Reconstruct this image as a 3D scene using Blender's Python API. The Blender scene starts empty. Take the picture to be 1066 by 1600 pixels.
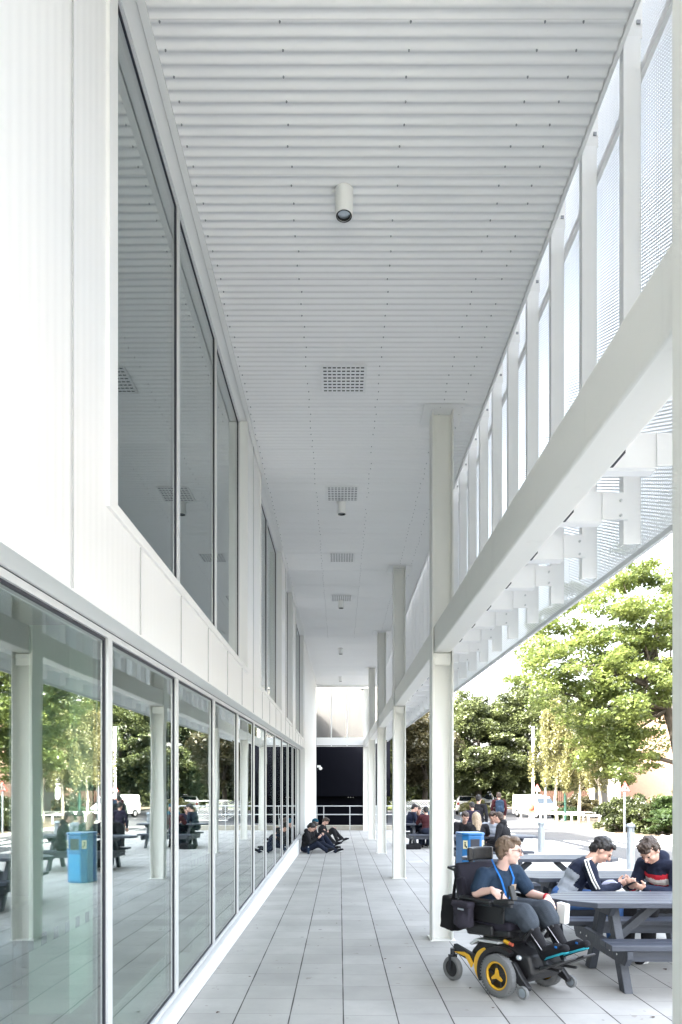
import bpy, bmesh, math, random
import numpy as np
from mathutils import Vector, Matrix, noise
R = math.radians
V = Vector
rnd = random.Random(7)
scene = bpy.context.scene
COL = scene.collection

# ------------------------------------------------------------------ camera, world, sun, exposure
cam_d = bpy.data.cameras.new('camera')
cam = bpy.data.objects.new('camera', cam_d); COL.objects.link(cam)
cam.location = (0, 0, 1.65); cam.rotation_euler = (R(90), 0, 0)
cam_d.sensor_fit = 'VERTICAL'; cam_d.sensor_height = 36; cam_d.lens = 24
cam_d.shift_y = (1232 - 800) / 1600; cam_d.shift_x = (533 - 531) / 1600
cam_d.clip_start = 0.05; cam_d.clip_end = 5000
scene.camera = cam

SUN = V((-0.66, -0.46, 0.60)).normalized()      # towards the sun
el = math.asin(SUN.z); az = math.atan2(SUN.x, SUN.y)
w = bpy.data.worlds.new('World'); scene.world = w; w.use_nodes = True
nt = w.node_tree; nt.nodes.clear()
sky = nt.nodes.new('ShaderNodeTexSky'); sky.sky_type = 'NISHITA'; sky.sun_disc = False
sky.sun_elevation = el; sky.sun_rotation = az; sky.air_density = 1.4; sky.dust_density = 7.0; sky.ozone_density = 1.0
hs = nt.nodes.new('ShaderNodeHueSaturation'); hs.inputs['Saturation'].default_value = 0.45; hs.inputs['Value'].default_value = 1.0
bg = nt.nodes.new('ShaderNodeBackground'); bg.inputs['Strength'].default_value = 0.15
wo = nt.nodes.new('ShaderNodeOutputWorld')
nt.links.new(sky.outputs[0], hs.inputs['Color']); nt.links.new(hs.outputs[0], bg.inputs[0]); nt.links.new(bg.outputs[0], wo.inputs[0])
sd = bpy.data.lights.new('sun', 'SUN'); sd.energy = 2.0; sd.angle = R(0.53); sd.color = (1.0, 0.95, 0.87)
so = bpy.data.objects.new('sun', sd); COL.objects.link(so)
so.rotation_euler = SUN.to_track_quat('Z', 'Y').to_euler(); so.location = (-30, -20, 40)
scene.view_settings.view_transform = 'Standard'; scene.view_settings.look = 'None'
scene.view_settings.gamma = 1.0; scene.view_settings.exposure = 3.75
scene.cycles.max_bounces = 10; scene.cycles.diffuse_bounces = 5; scene.cycles.glossy_bounces = 4
scene.cycles.transparent_max_bounces = 24; scene.cycles.transmission_bounces = 6
scene.cycles.sample_clamp_indirect = 4.0
scene.cycles.use_denoising = True

def gz(y): return -0.0047 * y                   # the terrace falls gently away from the camera

# ------------------------------------------------------------------ materials
def nodes(m):
    m.use_nodes = True; n = m.node_tree.nodes; l = m.node_tree.links
    return n, l, n['Principled BSDF'], n['Material Output']
def noise_node(n, l, scale, detail=4, rough=.55, space='Object', stretch=None):
    tc = n.new('ShaderNodeTexCoord'); mp = n.new('ShaderNodeMapping')
    if stretch: mp.inputs['Scale'].default_value = stretch
    t = n.new('ShaderNodeTexNoise'); t.inputs['Scale'].default_value = scale
    t.inputs['Detail'].default_value = detail; t.inputs['Roughness'].default_value = rough
    l.new(tc.outputs[space], mp.inputs[0]); l.new(mp.outputs[0], t.inputs['Vector'])
    return t
def mixc(n, l, a, b, fac):
    m = n.new('ShaderNodeMix'); m.data_type = 'RGBA'
    for s, v in ((6, a), (7, b)):
        if isinstance(v, (tuple, list)): m.inputs[s].default_value = (*v[:3], 1)
        else: l.new(v, m.inputs[s])
    if isinstance(fac, (int, float)): m.inputs[0].default_value = fac
    else: l.new(fac, m.inputs[0])
    return m.outputs[2]
def mth(n, l, op, a, b=None, c=None, clamp=False):
    m = n.new('ShaderNodeMath'); m.operation = op; m.use_clamp = clamp
    for i, v in enumerate((a, b, c)):
        if v is None: continue
        if isinstance(v, (int, float)): m.inputs[i].default_value = v
        else: l.new(v, m.inputs[i])
    return m.outputs[0]
def pm(name, col, rough=.5, metal=0.0, var=.12, scale=6, bump=0.0, bscale=60, spec=.5, stretch=None, coat=0, marks=0):
    m = bpy.data.materials.new(name); n, l, p, o = nodes(m)
    t = noise_node(n, l, scale, stretch=stretch)
    dark = tuple(c * (1 - var) for c in col); lite = tuple(min(1, c * (1 + var)) for c in col)
    bc = mixc(n, l, dark, lite, t.outputs['Fac'])
    if marks:                                    # scuffs and run marks
        t3 = noise_node(n, l, 5, 6, .7, stretch=(1, 1, .25)); t4 = noise_node(n, l, 42, 2, .5)
        f = mth(n, l, 'ADD', mth(n, l, 'MULTIPLY', mth(n, l, 'SUBTRACT', t3.outputs['Fac'], .58, clamp=True), 6.0, clamp=True), mth(n, l, 'GREATER_THAN', t4.outputs['Fac'], .76), clamp=True)
        bc = mixc(n, l, bc, tuple(c * .55 for c in col), mth(n, l, 'MULTIPLY', f, marks))
    l.new(bc, p.inputs['Base Color'])
    p.inputs['Metallic'].default_value = metal; p.inputs['Specular IOR Level'].default_value = spec
    l.new(mth(n, l, 'MULTIPLY_ADD', t.outputs['Fac'], .2 * rough, rough * .9), p.inputs['Roughness'])
    if coat: p.inputs['Coat Weight'].default_value = coat; p.inputs['Coat Roughness'].default_value = .05
    if bump:
        t2 = noise_node(n, l, bscale, 3, stretch=stretch); b = n.new('ShaderNodeBump')
        b.inputs['Strength'].default_value = bump; b.inputs['Distance'].default_value = .01
        l.new(t2.outputs['Fac'], b.inputs['Height']); l.new(b.outputs[0], p.inputs['Normal'])
    return m
M = {}
M['white'] = pm('white_paint', (.82, .825, .82), .45, var=.03, scale=1.5, marks=.10)
M['white2'] = pm('white_cladding', (.85, .85, .85), .5, var=.02, scale=.9, stretch=(1, 1, .4), marks=.05)
M['cream'] = pm('cream_steel', (.79, .79, .755), .42, var=.03, scale=1.2, marks=.14)
M['post'] = pm('white_post', (.86, .865, .87), .5, var=.02)
M['soffit'] = pm('soffit_metal', (.83, .835, .84), .42, var=.04, scale=.8, marks=.06)
M['screw'] = pm('screw_metal', (.30, .31, .33), .4, .4)
M['jointgrey'] = pm('joint_grey', (.45, .455, .46), .6)
M['alu'] = pm('aluminium', (.72, .73, .75), .35, .3, var=.03)
M['gasket'] = pm('gasket_black', (.02, .022, .035), .5)
M['dark'] = pm('dark_plastic', (.012, .012, .014), .45, bump=.15)
M['black'] = pm('black_rubber', (.012, .012, .013), .6)
M['grey'] = pm('grey_rubber', (.16, .165, .17), .75, bump=.4, bscale=90)
M['yellow'] = pm('yellow_paint', (.75, .42, .02), .35, var=.05, coat=.4)
M['charcoal'] = pm('charcoal_metal', (.03, .032, .038), .4, .3)
M['plank'] = pm('recycled_plank', (.047, .055, .076), .45, var=.4, scale=10, bump=.35, bscale=35, stretch=(.15, 1, 1))
M['plank2'] = pm('recycled_plank_leg', (.045, .052, .068), .55, var=.3, scale=9, bump=.5, bscale=30)
M['binblue'] = pm('bin_blue', (.01, .13, .34), .35, var=.1, coat=.2)
M['binblue2'] = pm('bin_door_blue', (.02, .25, .52), .35, var=.06)
M['sticker'] = pm('sticker', (.70, .66, .42), .5)
M['steel'] = pm('galvanised', (.30, .34, .38), .38, .5, var=.12, scale=12)
M['rail'] = pm('rail_grey', (.55, .57, .58), .4, .2)
M['darkclad'] = pm('dark_cladding', (.0022, .0026, .005), .7, var=.25, scale=2, spec=.05)
M['beige'] = pm('beige_render', (.19, .182, .165), .9, var=.12, scale=1.3, bump=.1, bscale=20)
M['concrete'] = pm('concrete', (.36, .34, .29), .85, var=.25, scale=8, bump=.3, bscale=40)
M['kerb'] = pm('kerb', (.42, .42, .40), .85, var=.2, scale=9)
M['paint'] = pm('road_paint', (.78, .78, .76), .7, var=.15, scale=14)
M['brickred'] = pm('red_brick', (.36, .23, .17), .85, var=.2, scale=5)
M['timber'] = pm('brown_timber', (.07, .035, .022), .8, var=.3, scale=6)
M['roofd'] = pm('roof_dark', (.08, .07, .07), .8)
M['bark'] = pm('bark', (.055, .046, .036), .9, var=.5, scale=5, bump=.8, bscale=18, stretch=(1, 1, .3))
M['birchbark'] = pm('birch_bark', (.42, .38, .32), .8, var=.35, scale=7, bump=.4, bscale=12)
M['orange'] = pm('orange_red', (.55, .12, .07), .5)
M['red'] = pm('sign_red', (.35, .04, .03), .5)
M['signwhite'] = pm('sign_white', (.78, .78, .76), .5)
M['signblack'] = pm('sign_black', (.02, .02, .02), .5)
M['polegreen'] = pm('pole_green', (.01, .05, .035), .5)
M['carwhite'] = pm('car_white', (.80, .80, .80), .2, var=.01, coat=.8)
M['carglass'] = pm('car_glass', (.02, .03, .04), .05, spec=1)
M['skin'] = pm('skin', (.62, .38, .30), .5, var=.10, scale=14)
M['skinp'] = pm('skin_pale', (.68, .45, .38), .5, var=.08, scale=14)
M['hair_br'] = pm('hair_brown', (.045, .028, .020), .55, var=.5, scale=50, bump=.8, bscale=90, stretch=(1, 1, .25))
M['hair_lt'] = pm('hair_light_brown', (.13, .085, .055), .55, var=.5, scale=50, bump=.8, bscale=90, stretch=(1, 1, .25))
M['hair_dk'] = pm('hair_dark', (.010, .008, .008), .5, var=.5, scale=50, bump=.8, bscale=90, stretch=(1, 1, .25))
M['hair_bl'] = pm('hair_blond', (.34, .26, .18), .5, var=.4, scale=45, bump=.8, bscale=90, stretch=(1, 1, .15))
M['lip'] = pm('lips', (.45, .18, .16), .5)
M['eye'] = pm('eye', (.03, .02, .02), .2)
def cloth(name, c, var=.18): 
    M[name] = pm('cloth_' + name, c, .85, var=var, scale=9, bump=.35, bscale=130, spec=.25)
for k, c in dict(tee=(.016, .033, .062), shorts=(.045, .055, .07), navy=(.011, .016, .036), blackc=(.012, .012, .015), maroon=(.045, .010, .013),
                 jeans=(.05, .12, .30), djeans=(.012, .017, .034), greyc=(.30, .33, .38), lilac=(.50, .52, .66), whitec=(.78, .78, .78),
                 redc=(.55, .03, .05), teal=(.012, .08, .12), lany=(.015, .13, .42), seat=(.02, .018, .028), bagc=(.012, .012, .014),
                 pouch=(.035, .032, .045), sockw=(.5, .5, .55), solet=(.03, .30, .38), tan=(.40, .30, .22), purple=(.018, .014, .032), yel=(.75, .6, .05)).items():
    cloth(k, c)

def glass_mat(name, tint, base=.05, k=.75, pw=2.4, rough=.0, wave=.0):
    m = bpy.data.materials.new(name); m.use_nodes = True; n = m.node_tree.nodes; l = m.node_tree.links; n.clear()
    o = n.new('ShaderNodeOutputMaterial'); mx = n.new('ShaderNodeMixShader')
    tr = n.new('ShaderNodeBsdfTransparent'); tr.inputs[0].default_value = (*tint, 1)
    gl = n.new('ShaderNodeBsdfGlossy'); gl.inputs['Roughness'].default_value = rough; gl.inputs[0].default_value = (.93, .96, .95, 1)
    lw = n.new('ShaderNodeLayerWeight'); lw.inputs[0].default_value = .5
    f = mth(n, l, 'POWER', lw.outputs['Facing'], pw); f = mth(n, l, 'MULTIPLY_ADD', f, k, base, clamp=True)
    if wave:
        t = noise_node(n, l, 1.3, 1); b = n.new('ShaderNodeBump'); b.inputs['Strength'].default_value = wave; b.inputs['Distance'].default_value = .02
        l.new(t.outputs['Fac'], b.inputs['Height']); l.new(b.outputs[0], gl.inputs['Normal'])
    l.new(f, mx.inputs[0]); l.new(tr.outputs[0], mx.inputs[1]); l.new(gl.outputs[0], mx.inputs[2]); l.new(mx.outputs[0], o.inputs[0])
    return m
M['glass'] = glass_mat('window_glass', (.80, .90, .85), base=.14, k=.95, wave=.06)
M['glassu'] = glass_mat('window_glass_upper', (.58, .66, .68), base=.10, k=.85, wave=.05)
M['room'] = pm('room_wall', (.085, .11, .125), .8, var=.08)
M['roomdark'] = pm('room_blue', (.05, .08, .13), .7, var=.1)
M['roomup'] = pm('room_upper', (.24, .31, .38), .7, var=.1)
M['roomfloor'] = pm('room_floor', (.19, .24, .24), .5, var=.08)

def paving_mat():
    m = bpy.data.materials.new('paving_slabs'); n, l, p, o = nodes(m)
    tc = n.new('ShaderNodeTexCoord'); sp = n.new('ShaderNodeSeparateXYZ'); l.new(tc.outputs['Object'], sp.inputs[0])
    xs = mth(n, l, 'DIVIDE', mth(n, l, 'SUBTRACT', sp.outputs[0], .027), .394)
    xi = mth(n, l, 'FLOOR', xs); xf = mth(n, l, 'FRACT', xs)
    wn = n.new('ShaderNodeTexWhiteNoise'); wn.noise_dimensions = '1D'; l.new(xi, wn.inputs['W'])
    ys = mth(n, l, 'ADD', mth(n, l, 'DIVIDE', mth(n, l, 'SUBTRACT', sp.outputs[1], 5.08), .372), mth(n, l, 'MULTIPLY', wn.outputs['Value'], .22))
    yi = mth(n, l, 'FLOOR', ys); yf = mth(n, l, 'FRACT', ys)
    dx = mth(n, l, 'MULTIPLY', mth(n, l, 'MINIMUM', xf, mth(n, l, 'SUBTRACT', 1.0, xf)), .394)
    dy = mth(n, l, 'MULTIPLY', mth(n, l, 'MINIMUM', yf, mth(n, l, 'SUBTRACT', 1.0, yf)), .372)
    jn = noise_node(n, l, 2.5, 2)
    wx = mth(n, l, 'MULTIPLY_ADD', jn.outputs['Fac'], .0075, .0010)
    jx = mth(n, l, 'LESS_THAN', dx, wx)
    jy = mth(n, l, 'MULTIPLY', mth(n, l, 'LESS_THAN', dy, mth(n, l, 'MULTIPLY_ADD', jn.outputs['Fac'], .003, .0006)), .6)
    j = mth(n, l, 'MAXIMUM', jx, jy)
    cx = n.new('ShaderNodeCombineXYZ'); l.new(xi, cx.inputs[0]); l.new(yi, cx.inputs[1])
    w2 = n.new('ShaderNodeTexWhiteNoise'); w2.noise_dimensions = '2D'; l.new(cx.outputs[0], w2.inputs['Vector'])
    base = mixc(n, l, (.385, .378, .362), (.475, .468, .452), w2.outputs['Value'])
    f1 = noise_node(n, l, 1.1, 6, .65); r1 = n.new('ShaderNodeValToRGB'); r1.color_ramp.elements[0].position = .35; r1.color_ramp.elements[1].position = .7
    l.new(f1.outputs['Fac'], r1.inputs[0])
    base = mixc(n, l, base, mixc(n, l, base, (.27, .268, .26), .65), r1.outputs[0])
    f2 = noise_node(n, l, 60, 3, .7); base = mixc(n, l, base, (.30, .30, .29), mth(n, l, 'MULTIPLY', f2.outputs['Fac'], .25))
    f3 = noise_node(n, l, 9, 2, .6); st = mth(n, l, 'GREATER_THAN', f3.outputs['Fac'], .715)
    base = mixc(n, l, base, (.22, .20, .18), mth(n, l, 'MULTIPLY', st, .55))
    vo = n.new('ShaderNodeTexVoronoi'); vo.inputs['Scale'].default_value = 1.6; l.new(tc.outputs['Object'], vo.inputs['Vector'])
    gum = mth(n, l, 'LESS_THAN', vo.outputs['Distance'], .035); base = mixc(n, l, base, (.16, .155, .15), mth(n, l, 'MULTIPLY', gum, .7))
    base = mixc(n, l, base, (.035, .032, .03), mth(n, l, 'MULTIPLY', j, .95))
    l.new(base, p.inputs['Base Color']); p.inputs['Roughness'].default_value = .72; p.inputs['Specular IOR Level'].default_value = .35
    b = n.new('ShaderNodeBump'); b.inputs['Strength'].default_value = .5; b.inputs['Distance'].default_value = .004
    h = mth(n, l, 'SUBTRACT', mth(n, l, 'MULTIPLY_ADD', f2.outputs['Fac'], .25, mth(n, l, 'MULTIPLY', w2.outputs['Value'], .3)), j)
    l.new(h, b.inputs['Height']); l.new(b.outputs[0], p.inputs['Normal'])
    return m
M['paving'] = paving_mat()
def asphalt_mat():
    m = bpy.data.materials.new('asphalt'); n, l, p, o = nodes(m)
    a = noise_node(n, l, .35, 5, .6); b_ = noise_node(n, l, 90, 3, .7)
    c = mixc(n, l, (.040, .043, .050), (.070, .071, .075), a.outputs['Fac']); c = mixc(n, l, c, (.11, .11, .11), mth(n, l, 'MULTIPLY', b_.outputs['Fac'], .3))
    l.new(c, p.inputs['Base Color']); p.inputs['Roughness'].default_value = .75
    b = n.new('ShaderNodeBump'); b.inputs['Strength'].default_value = .4; b.inputs['Distance'].default_value = .01
    l.new(b_.outputs['Fac'], b.inputs['Height']); l.new(b.outputs[0], p.inputs['Normal']); return m
M['asphalt'] = asphalt_mat()
def ground_mat(name, c1, c2, s=1.5):
    m = bpy.data.materials.new(name); n, l, p, o = nodes(m)
    a = noise_node(n, l, s, 6, .7); b_ = noise_node(n, l, 25, 4, .7)
    c = mixc(n, l, c1, c2, a.outputs['Fac']); c = mixc(n, l, c, tuple(x * .45 for x in c1), mth(n, l, 'MULTIPLY', b_.outputs['Fac'], .5))
    l.new(c, p.inputs['Base Color']); p.inputs['Roughness'].default_value = .95
    b = n.new('ShaderNodeBump'); b.inputs['Strength'].default_value = .8; b.inputs['Distance'].default_value = .03
    l.new(b_.outputs['Fac'], b.inputs['Height']); l.new(b.outputs[0], p.inputs['Normal']); return m
M['earth'] = ground_mat('verge_earth', (.11, .085, .055), (.17, .14, .10))
M['grassg'] = ground_mat('grass_ground', (.06, .09, .03), (.12, .13, .05), .4)
def leaf_mat(name, c1, c2, trans=.35):
    m = bpy.data.materials.new(name); m.use_nodes = True; n = m.node_tree.nodes; l = m.node_tree.links; n.clear()
    o = n.new('ShaderNodeOutputMaterial'); g = n.new('ShaderNodeNewGeometry')
    bn = noise_node(n, l, .75, 3, .6); bf = mth(n, l, 'MULTIPLY', mth(n, l, 'SUBTRACT', bn.outputs['Fac'], .32), 2.6, clamp=True)  # bough tint; also puts lit and shaded clumps into the leaf colour
    c = mixc(n, l, c1, c2, mth(n, l, 'MULTIPLY', mth(n, l, 'MULTIPLY_ADD', g.outputs['Random Per Island'], .6, .4), bf))
    d = n.new('ShaderNodeBsdfDiffuse'); t = n.new('ShaderNodeBsdfTranslucent'); gl = n.new('ShaderNodeBsdfGlossy'); gl.inputs['Roughness'].default_value = .45
    l.new(c, d.inputs[0]); l.new(mixc(n, l, c, tuple(min(1, x * 2.0) for x in c2), .6), t.inputs[0])
    a = n.new('ShaderNodeMixShader'); a.inputs[0].default_value = trans; l.new(d.outputs[0], a.inputs[1]); l.new(t.outputs[0], a.inputs[2])
    b = n.new('ShaderNodeMixShader'); b.inputs[0].default_value = .05; l.new(a.outputs[0], b.inputs[1]); l.new(gl.outputs[0], b.inputs[2])
    l.new(b.outputs[0], o.inputs[0]); return m
M['leaf_dark'] = leaf_mat('leaf_dark', (.006, .011, .004), (.14, .168, .058), .18)
M['leaf_syc'] = leaf_mat('leaf_sycamore', (.014, .032, .008), (.20, .24, .065), .36)
M['leaf_birch'] = leaf_mat('leaf_birch', (.07, .075, .025), (.24, .23, .10), .38)
M['leaf_gold'] = leaf_mat('leaf_gold', (.03, .034, .016), (.12, .10, .045), .3)
M['leaf_shrub'] = leaf_mat('leaf_shrub', (.012, .025, .008), (.08, .125, .035), .32)
def mesh_mat():
    m = bpy.data.materials.new('expanded_mesh'); n, l, p, o = nodes(m)
    tc = n.new('ShaderNodeTexCoord'); sp = n.new('ShaderNodeSeparateXYZ'); l.new(tc.outputs['Object'], sp.inputs[0])
    a = mth(n, l, 'DIVIDE', sp.outputs[1], .044); b = mth(n, l, 'DIVIDE', sp.outputs[2], .020)
    u = mth(n, l, 'FRACT', mth(n, l, 'ADD', a, b)); v = mth(n, l, 'FRACT', mth(n, l, 'SUBTRACT', a, b))
    k = .50
    s = mth(n, l, 'MAXIMUM', mth(n, l, 'LESS_THAN', u, k), mth(n, l, 'LESS_THAN', v, k * .9))
    p.inputs['Base Color'].default_value = (.84, .85, .86, 1); p.inputs['Roughness'].default_value = .5
    t = n.new('ShaderNodeBsdfTransparent'); mx = n.new('ShaderNodeMixShader')
    l.new(s, mx.inputs[0]); l.new(t.outputs[0], mx.inputs[1]); l.new(p.outputs[0], mx.inputs[2]); l.new(mx.outputs[0], o.inputs[0])
    return m
M['mesh'] = mesh_mat()
def lens_mat():
    m = bpy.data.materials.new('lamp_lens'); n, l, p, o = nodes(m)
    p.inputs['Base Color'].default_value = (.55, .6, .65, 1); p.inputs['Roughness'].default_value = .12; p.inputs['Metallic'].default_value = .6; return m
M['lens'] = lens_mat()
M['signshaded'] = pm('sign_face_shaded', (.30, .26, .24), .6)  # white sign face with its shade put into the colour
M['dimglass'] = glass_mat('dimming_glass', (.66, .67, .69), base=.03, k=.3)  # tint for panes added to dim the sunlit wall behind them
M['roomgreen'] = pm('room_green', (.72, .86, .76), .7, var=.04)

# ------------------------------------------------------------------ mesh builder
def rotz(a): return Matrix.Rotation(a, 3, 'Z')
def frame(z, xh=None):
    z = V(z).normalized(); xh = V(xh) if xh is not None else (V((1, 0, 0)) if abs(z.x) < .9 else V((0, 1, 0)))
    y = z.cross(xh).normalized(); x = y.cross(z).normalized()
    return Matrix((x, y, z)).transposed()
class MB:
    def __init__(s): s.v = []; s.f = []; s.m = []; s.sm = []
    def add(s, vs, fs, mi=0, smooth=False):
        k = len(s.v); s.v += [tuple(v) for v in vs]
        for f in fs: s.f.append([i + k for i in f]); s.m.append(mi); s.sm.append(smooth)
        return s
    def box(s, x0, x1, y0, y1, z0, z1, mi=0):
        vs = [(x0, y0, z0), (x1, y0, z0), (x1, y1, z0), (x0, y1, z0), (x0, y0, z1), (x1, y0, z1), (x1, y1, z1), (x0, y1, z1)]
        return s.add(vs, [(0, 3, 2, 1), (4, 5, 6, 7), (0, 1, 5, 4), (1, 2, 6, 5), (2, 3, 7, 6), (3, 0, 4, 7)], mi)
    def obox(s, c, sz, rot=None, mi=0):
        rot = rot or Matrix.Identity(3); c = V(c); h = V(sz) / 2
        vs = [c + rot @ V((sx * h.x, sy * h.y, sz_ * h.z)) for sz_ in (-1, 1) for sx, sy in ((-1, -1), (1, -1), (1, 1), (-1, 1))]
        return s.add(vs, [(0, 3, 2, 1), (4, 5, 6, 7), (0, 1, 5, 4), (1, 2, 6, 5), (2, 3, 7, 6), (3, 0, 4, 7)], mi)
    def bar(s, p0, p1, wdt, hgt, mi=0, up=(0, 0, 1)):
        p0 = V(p0); p1 = V(p1); d = (p1 - p0); L = d.length; d.normalize()
        y = V(up).cross(d).normalized(); z = d.cross(y)
        return s.obox((p0 + p1) / 2, (L, wdt, hgt), Matrix((d, y, z)).transposed(), mi)
    def quadbox(s, pts_bottom, pts_top, mi=0):
        return s.add(list(pts_bottom) + list(pts_top), [(0, 3, 2, 1), (4, 5, 6, 7), (0, 1, 5, 4), (1, 2, 6, 5), (2, 3, 7, 6), (3, 0, 4, 7)], mi)
    def cyl(s, p0, p1, r0, r1=None, n=16, mi=0, smooth=True, cap=True):
        r1 = r0 if r1 is None else r1; p0 = V(p0); p1 = V(p1); F = frame(p1 - p0)
        vs = []
        for p, r in ((p0, r0), (p1, r1)):
            for i in range(n):
                a = 2 * math.pi * i / n; vs.append(p + F @ V((r * math.cos(a), r * math.sin(a), 0)))
        s.add(vs, [(i, (i + 1) % n, n + (i + 1) % n, n + i) for i in range(n)], mi, smooth)
        if cap:
            s.add(vs[:n], [tuple(range(n - 1, -1, -1))], mi); s.add(vs[n:], [tuple(range(n))], mi)
        return s
    def lathe(s, prof, c, axis=(0, 0, 1), n=24, mi=0, smooth=True):
        F = frame(axis); c = V(c); vs = []
        for r, h in prof:
            for i in range(n):
                a = 2 * math.pi * i / n; vs.append(c + F @ V((r * math.cos(a), r * math.sin(a), h)))
        fs = [(j * n + i, j * n + (i + 1) % n, (j + 1) * n + (i + 1) % n, (j + 1) * n + i) for j in range(len(prof) - 1) for i in range(n)]
        return s.add(vs, fs, mi, smooth)
    def tube(s, pts, r, n=8, mi=0):
        pts = [V(p) for p in pts]; rs = r if isinstance(r, (list, tuple)) else [r] * len(pts)
        vs = []; F = None
        for i, p in enumerate(pts):
            d = (pts[min(i + 1, len(pts) - 1)] - pts[max(i - 1, 0)]).normalized()
            if F is None: F = frame(d)
            else:
                x = F.col[0] - d * F.col[0].dot(d); x.normalize(); F = Matrix((x, d.cross(x), d)).transposed()
            for k in range(n):
                a = 2 * math.pi * k / n; vs.append(p + F @ V((rs[i] * math.cos(a), rs[i] * math.sin(a), 0)))
        fs = [(j * n + i, j * n + (i + 1) % n, (j + 1) * n + (i + 1) % n, (j + 1) * n + i) for j in range(len(pts) - 1) for i in range(n)]
        fs += [tuple(range(n - 1, -1, -1)), tuple((len(pts) - 1) * n + i for i in range(n))]
        return s.add(vs, fs, mi, True)
    def ell(s, c, r, rot=None, n=14, mi=0):
        rot = rot or Matrix.Identity(3); c = V(c); vs = []; m = n // 2 + 1
        vs.append(c + rot @ V((0, 0, -r[2])))
        for j in range(1, m):
            t = -math.pi / 2 + math.pi * j / m
            for i in range(n):
                a = 2 * math.pi * i / n; vs.append(c + rot @ V((r[0] * math.cos(t) * math.cos(a), r[1] * math.cos(t) * math.sin(a), r[2] * math.sin(t))))
        vs.append(c + rot @ V((0, 0, r[2]))); top = len(vs) - 1
        fs = [(0, 1 + (i + 1) % n, 1 + i) for i in range(n)]
        for j in range(m - 2):
            for i in range(n): a = 1 + j * n; fs.append((a + i, a + (i + 1) % n, a + n + (i + 1) % n, a + n + i))
        a = 1 + (m - 2) * n; fs += [(a + i, a + (i + 1) % n, top) for i in range(n)]
        return s.add(vs, fs, mi, True)
    def cap(s, p0, p1, r0, r1=None, n=12, mi=0):
        r1 = r0 if r1 is None else r1; p0 = V(p0); p1 = V(p1); d = p1 - p0
        if d.length < 1e-5: return s.ell(p0, (r0,) * 3, n=n)
        F = frame(d); L = d.length; prof = []
        for k in range(0, 5): a = -math.pi / 2 + k * math.pi / 8; prof.append((max(1e-4, r0 * math.cos(a)), r0 * math.sin(a)))
        for k in range(0, 5): a = k * math.pi / 8; prof.append((max(1e-4, r1 * math.cos(a)), L + r1 * math.sin(a)))
        vs = []
        for r, h in prof:
            for i in range(n): a = 2 * math.pi * i / n; vs.append(p0 + F @ V((r * math.cos(a), r * math.sin(a), h)))
        fs = [(j * n + i, j * n + (i + 1) % n, (j + 1) * n + (i + 1) % n, (j + 1) * n + i) for j in range(len(prof) - 1) for i in range(n)]
        fs += [tuple(range(n - 1, -1, -1)), tuple((len(prof) - 1) * n + i for i in range(n))]
        return s.add(vs, fs, mi, True)
    def prism(s, poly, origin, ux, uy, depth, mi=0):
        ux = V(ux).normalized(); uy = V(uy).normalized(); nz = ux.cross(uy); o = V(origin); n = len(poly)
        a = [o + ux * p[0] + uy * p[1] for p in poly]; b = [p + nz * depth for p in a]
        return s.add(a + b, [tuple(range(n - 1, -1, -1)), tuple(range(n, 2 * n))] + [(i, (i + 1) % n, n + (i + 1) % n, n + i) for i in range(n)], mi)
    def build(s, name, mats, parent=None, loc=None, rz=0, bevel=0, seg=2):
        me = bpy.data.meshes.new(name); me.from_pydata(s.v, [], s.f)
        if not isinstance(mats, (list, tuple)): mats = [mats]
        for m in mats: me.materials.append(M[m] if isinstance(m, str) else m)
        me.polygons.foreach_set('material_index', s.m); me.polygons.foreach_set('use_smooth', s.sm); me.update()
        o = bpy.data.objects.new(name, me); COL.objects.link(o)
        if parent is not None: o.parent = parent
        if loc is not None: o.location = loc
        o.rotation_euler.z = rz
        if bevel:
            b = o.modifiers.new('bevel', 'BEVEL'); b.width = bevel; b.segments = seg; b.limit_method = 'ANGLE'; b.angle_limit = R(40); b.harden_normals = False
        return o
def tag(o, label=None, cat=None, group=None, kind=None):
    if label: o['label'] = label
    if cat: o['category'] = cat
    if group: o['group'] = group
    if kind: o['kind'] = kind
    return o
def thing(name, label, cat, loc=(0, 0, 0), rz=0, group=None):
    o = bpy.data.objects.new(name, None); COL.objects.link(o); o.location = loc; o.rotation_euler.z = rz; o.empty_display_size = .1
    return tag(o, label, cat, group)
def dup(o, loc=None, rz=None, label=None, parent=None):
    c = o.copy(); COL.objects.link(c)
    if parent is not None: c.parent = parent
    if loc is not None: c.location = loc
    if rz is not None: c.rotation_euler.z = rz
    if label: c['label'] = label
    for ch in o.children: dup(ch, parent=c)
    return c
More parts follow.
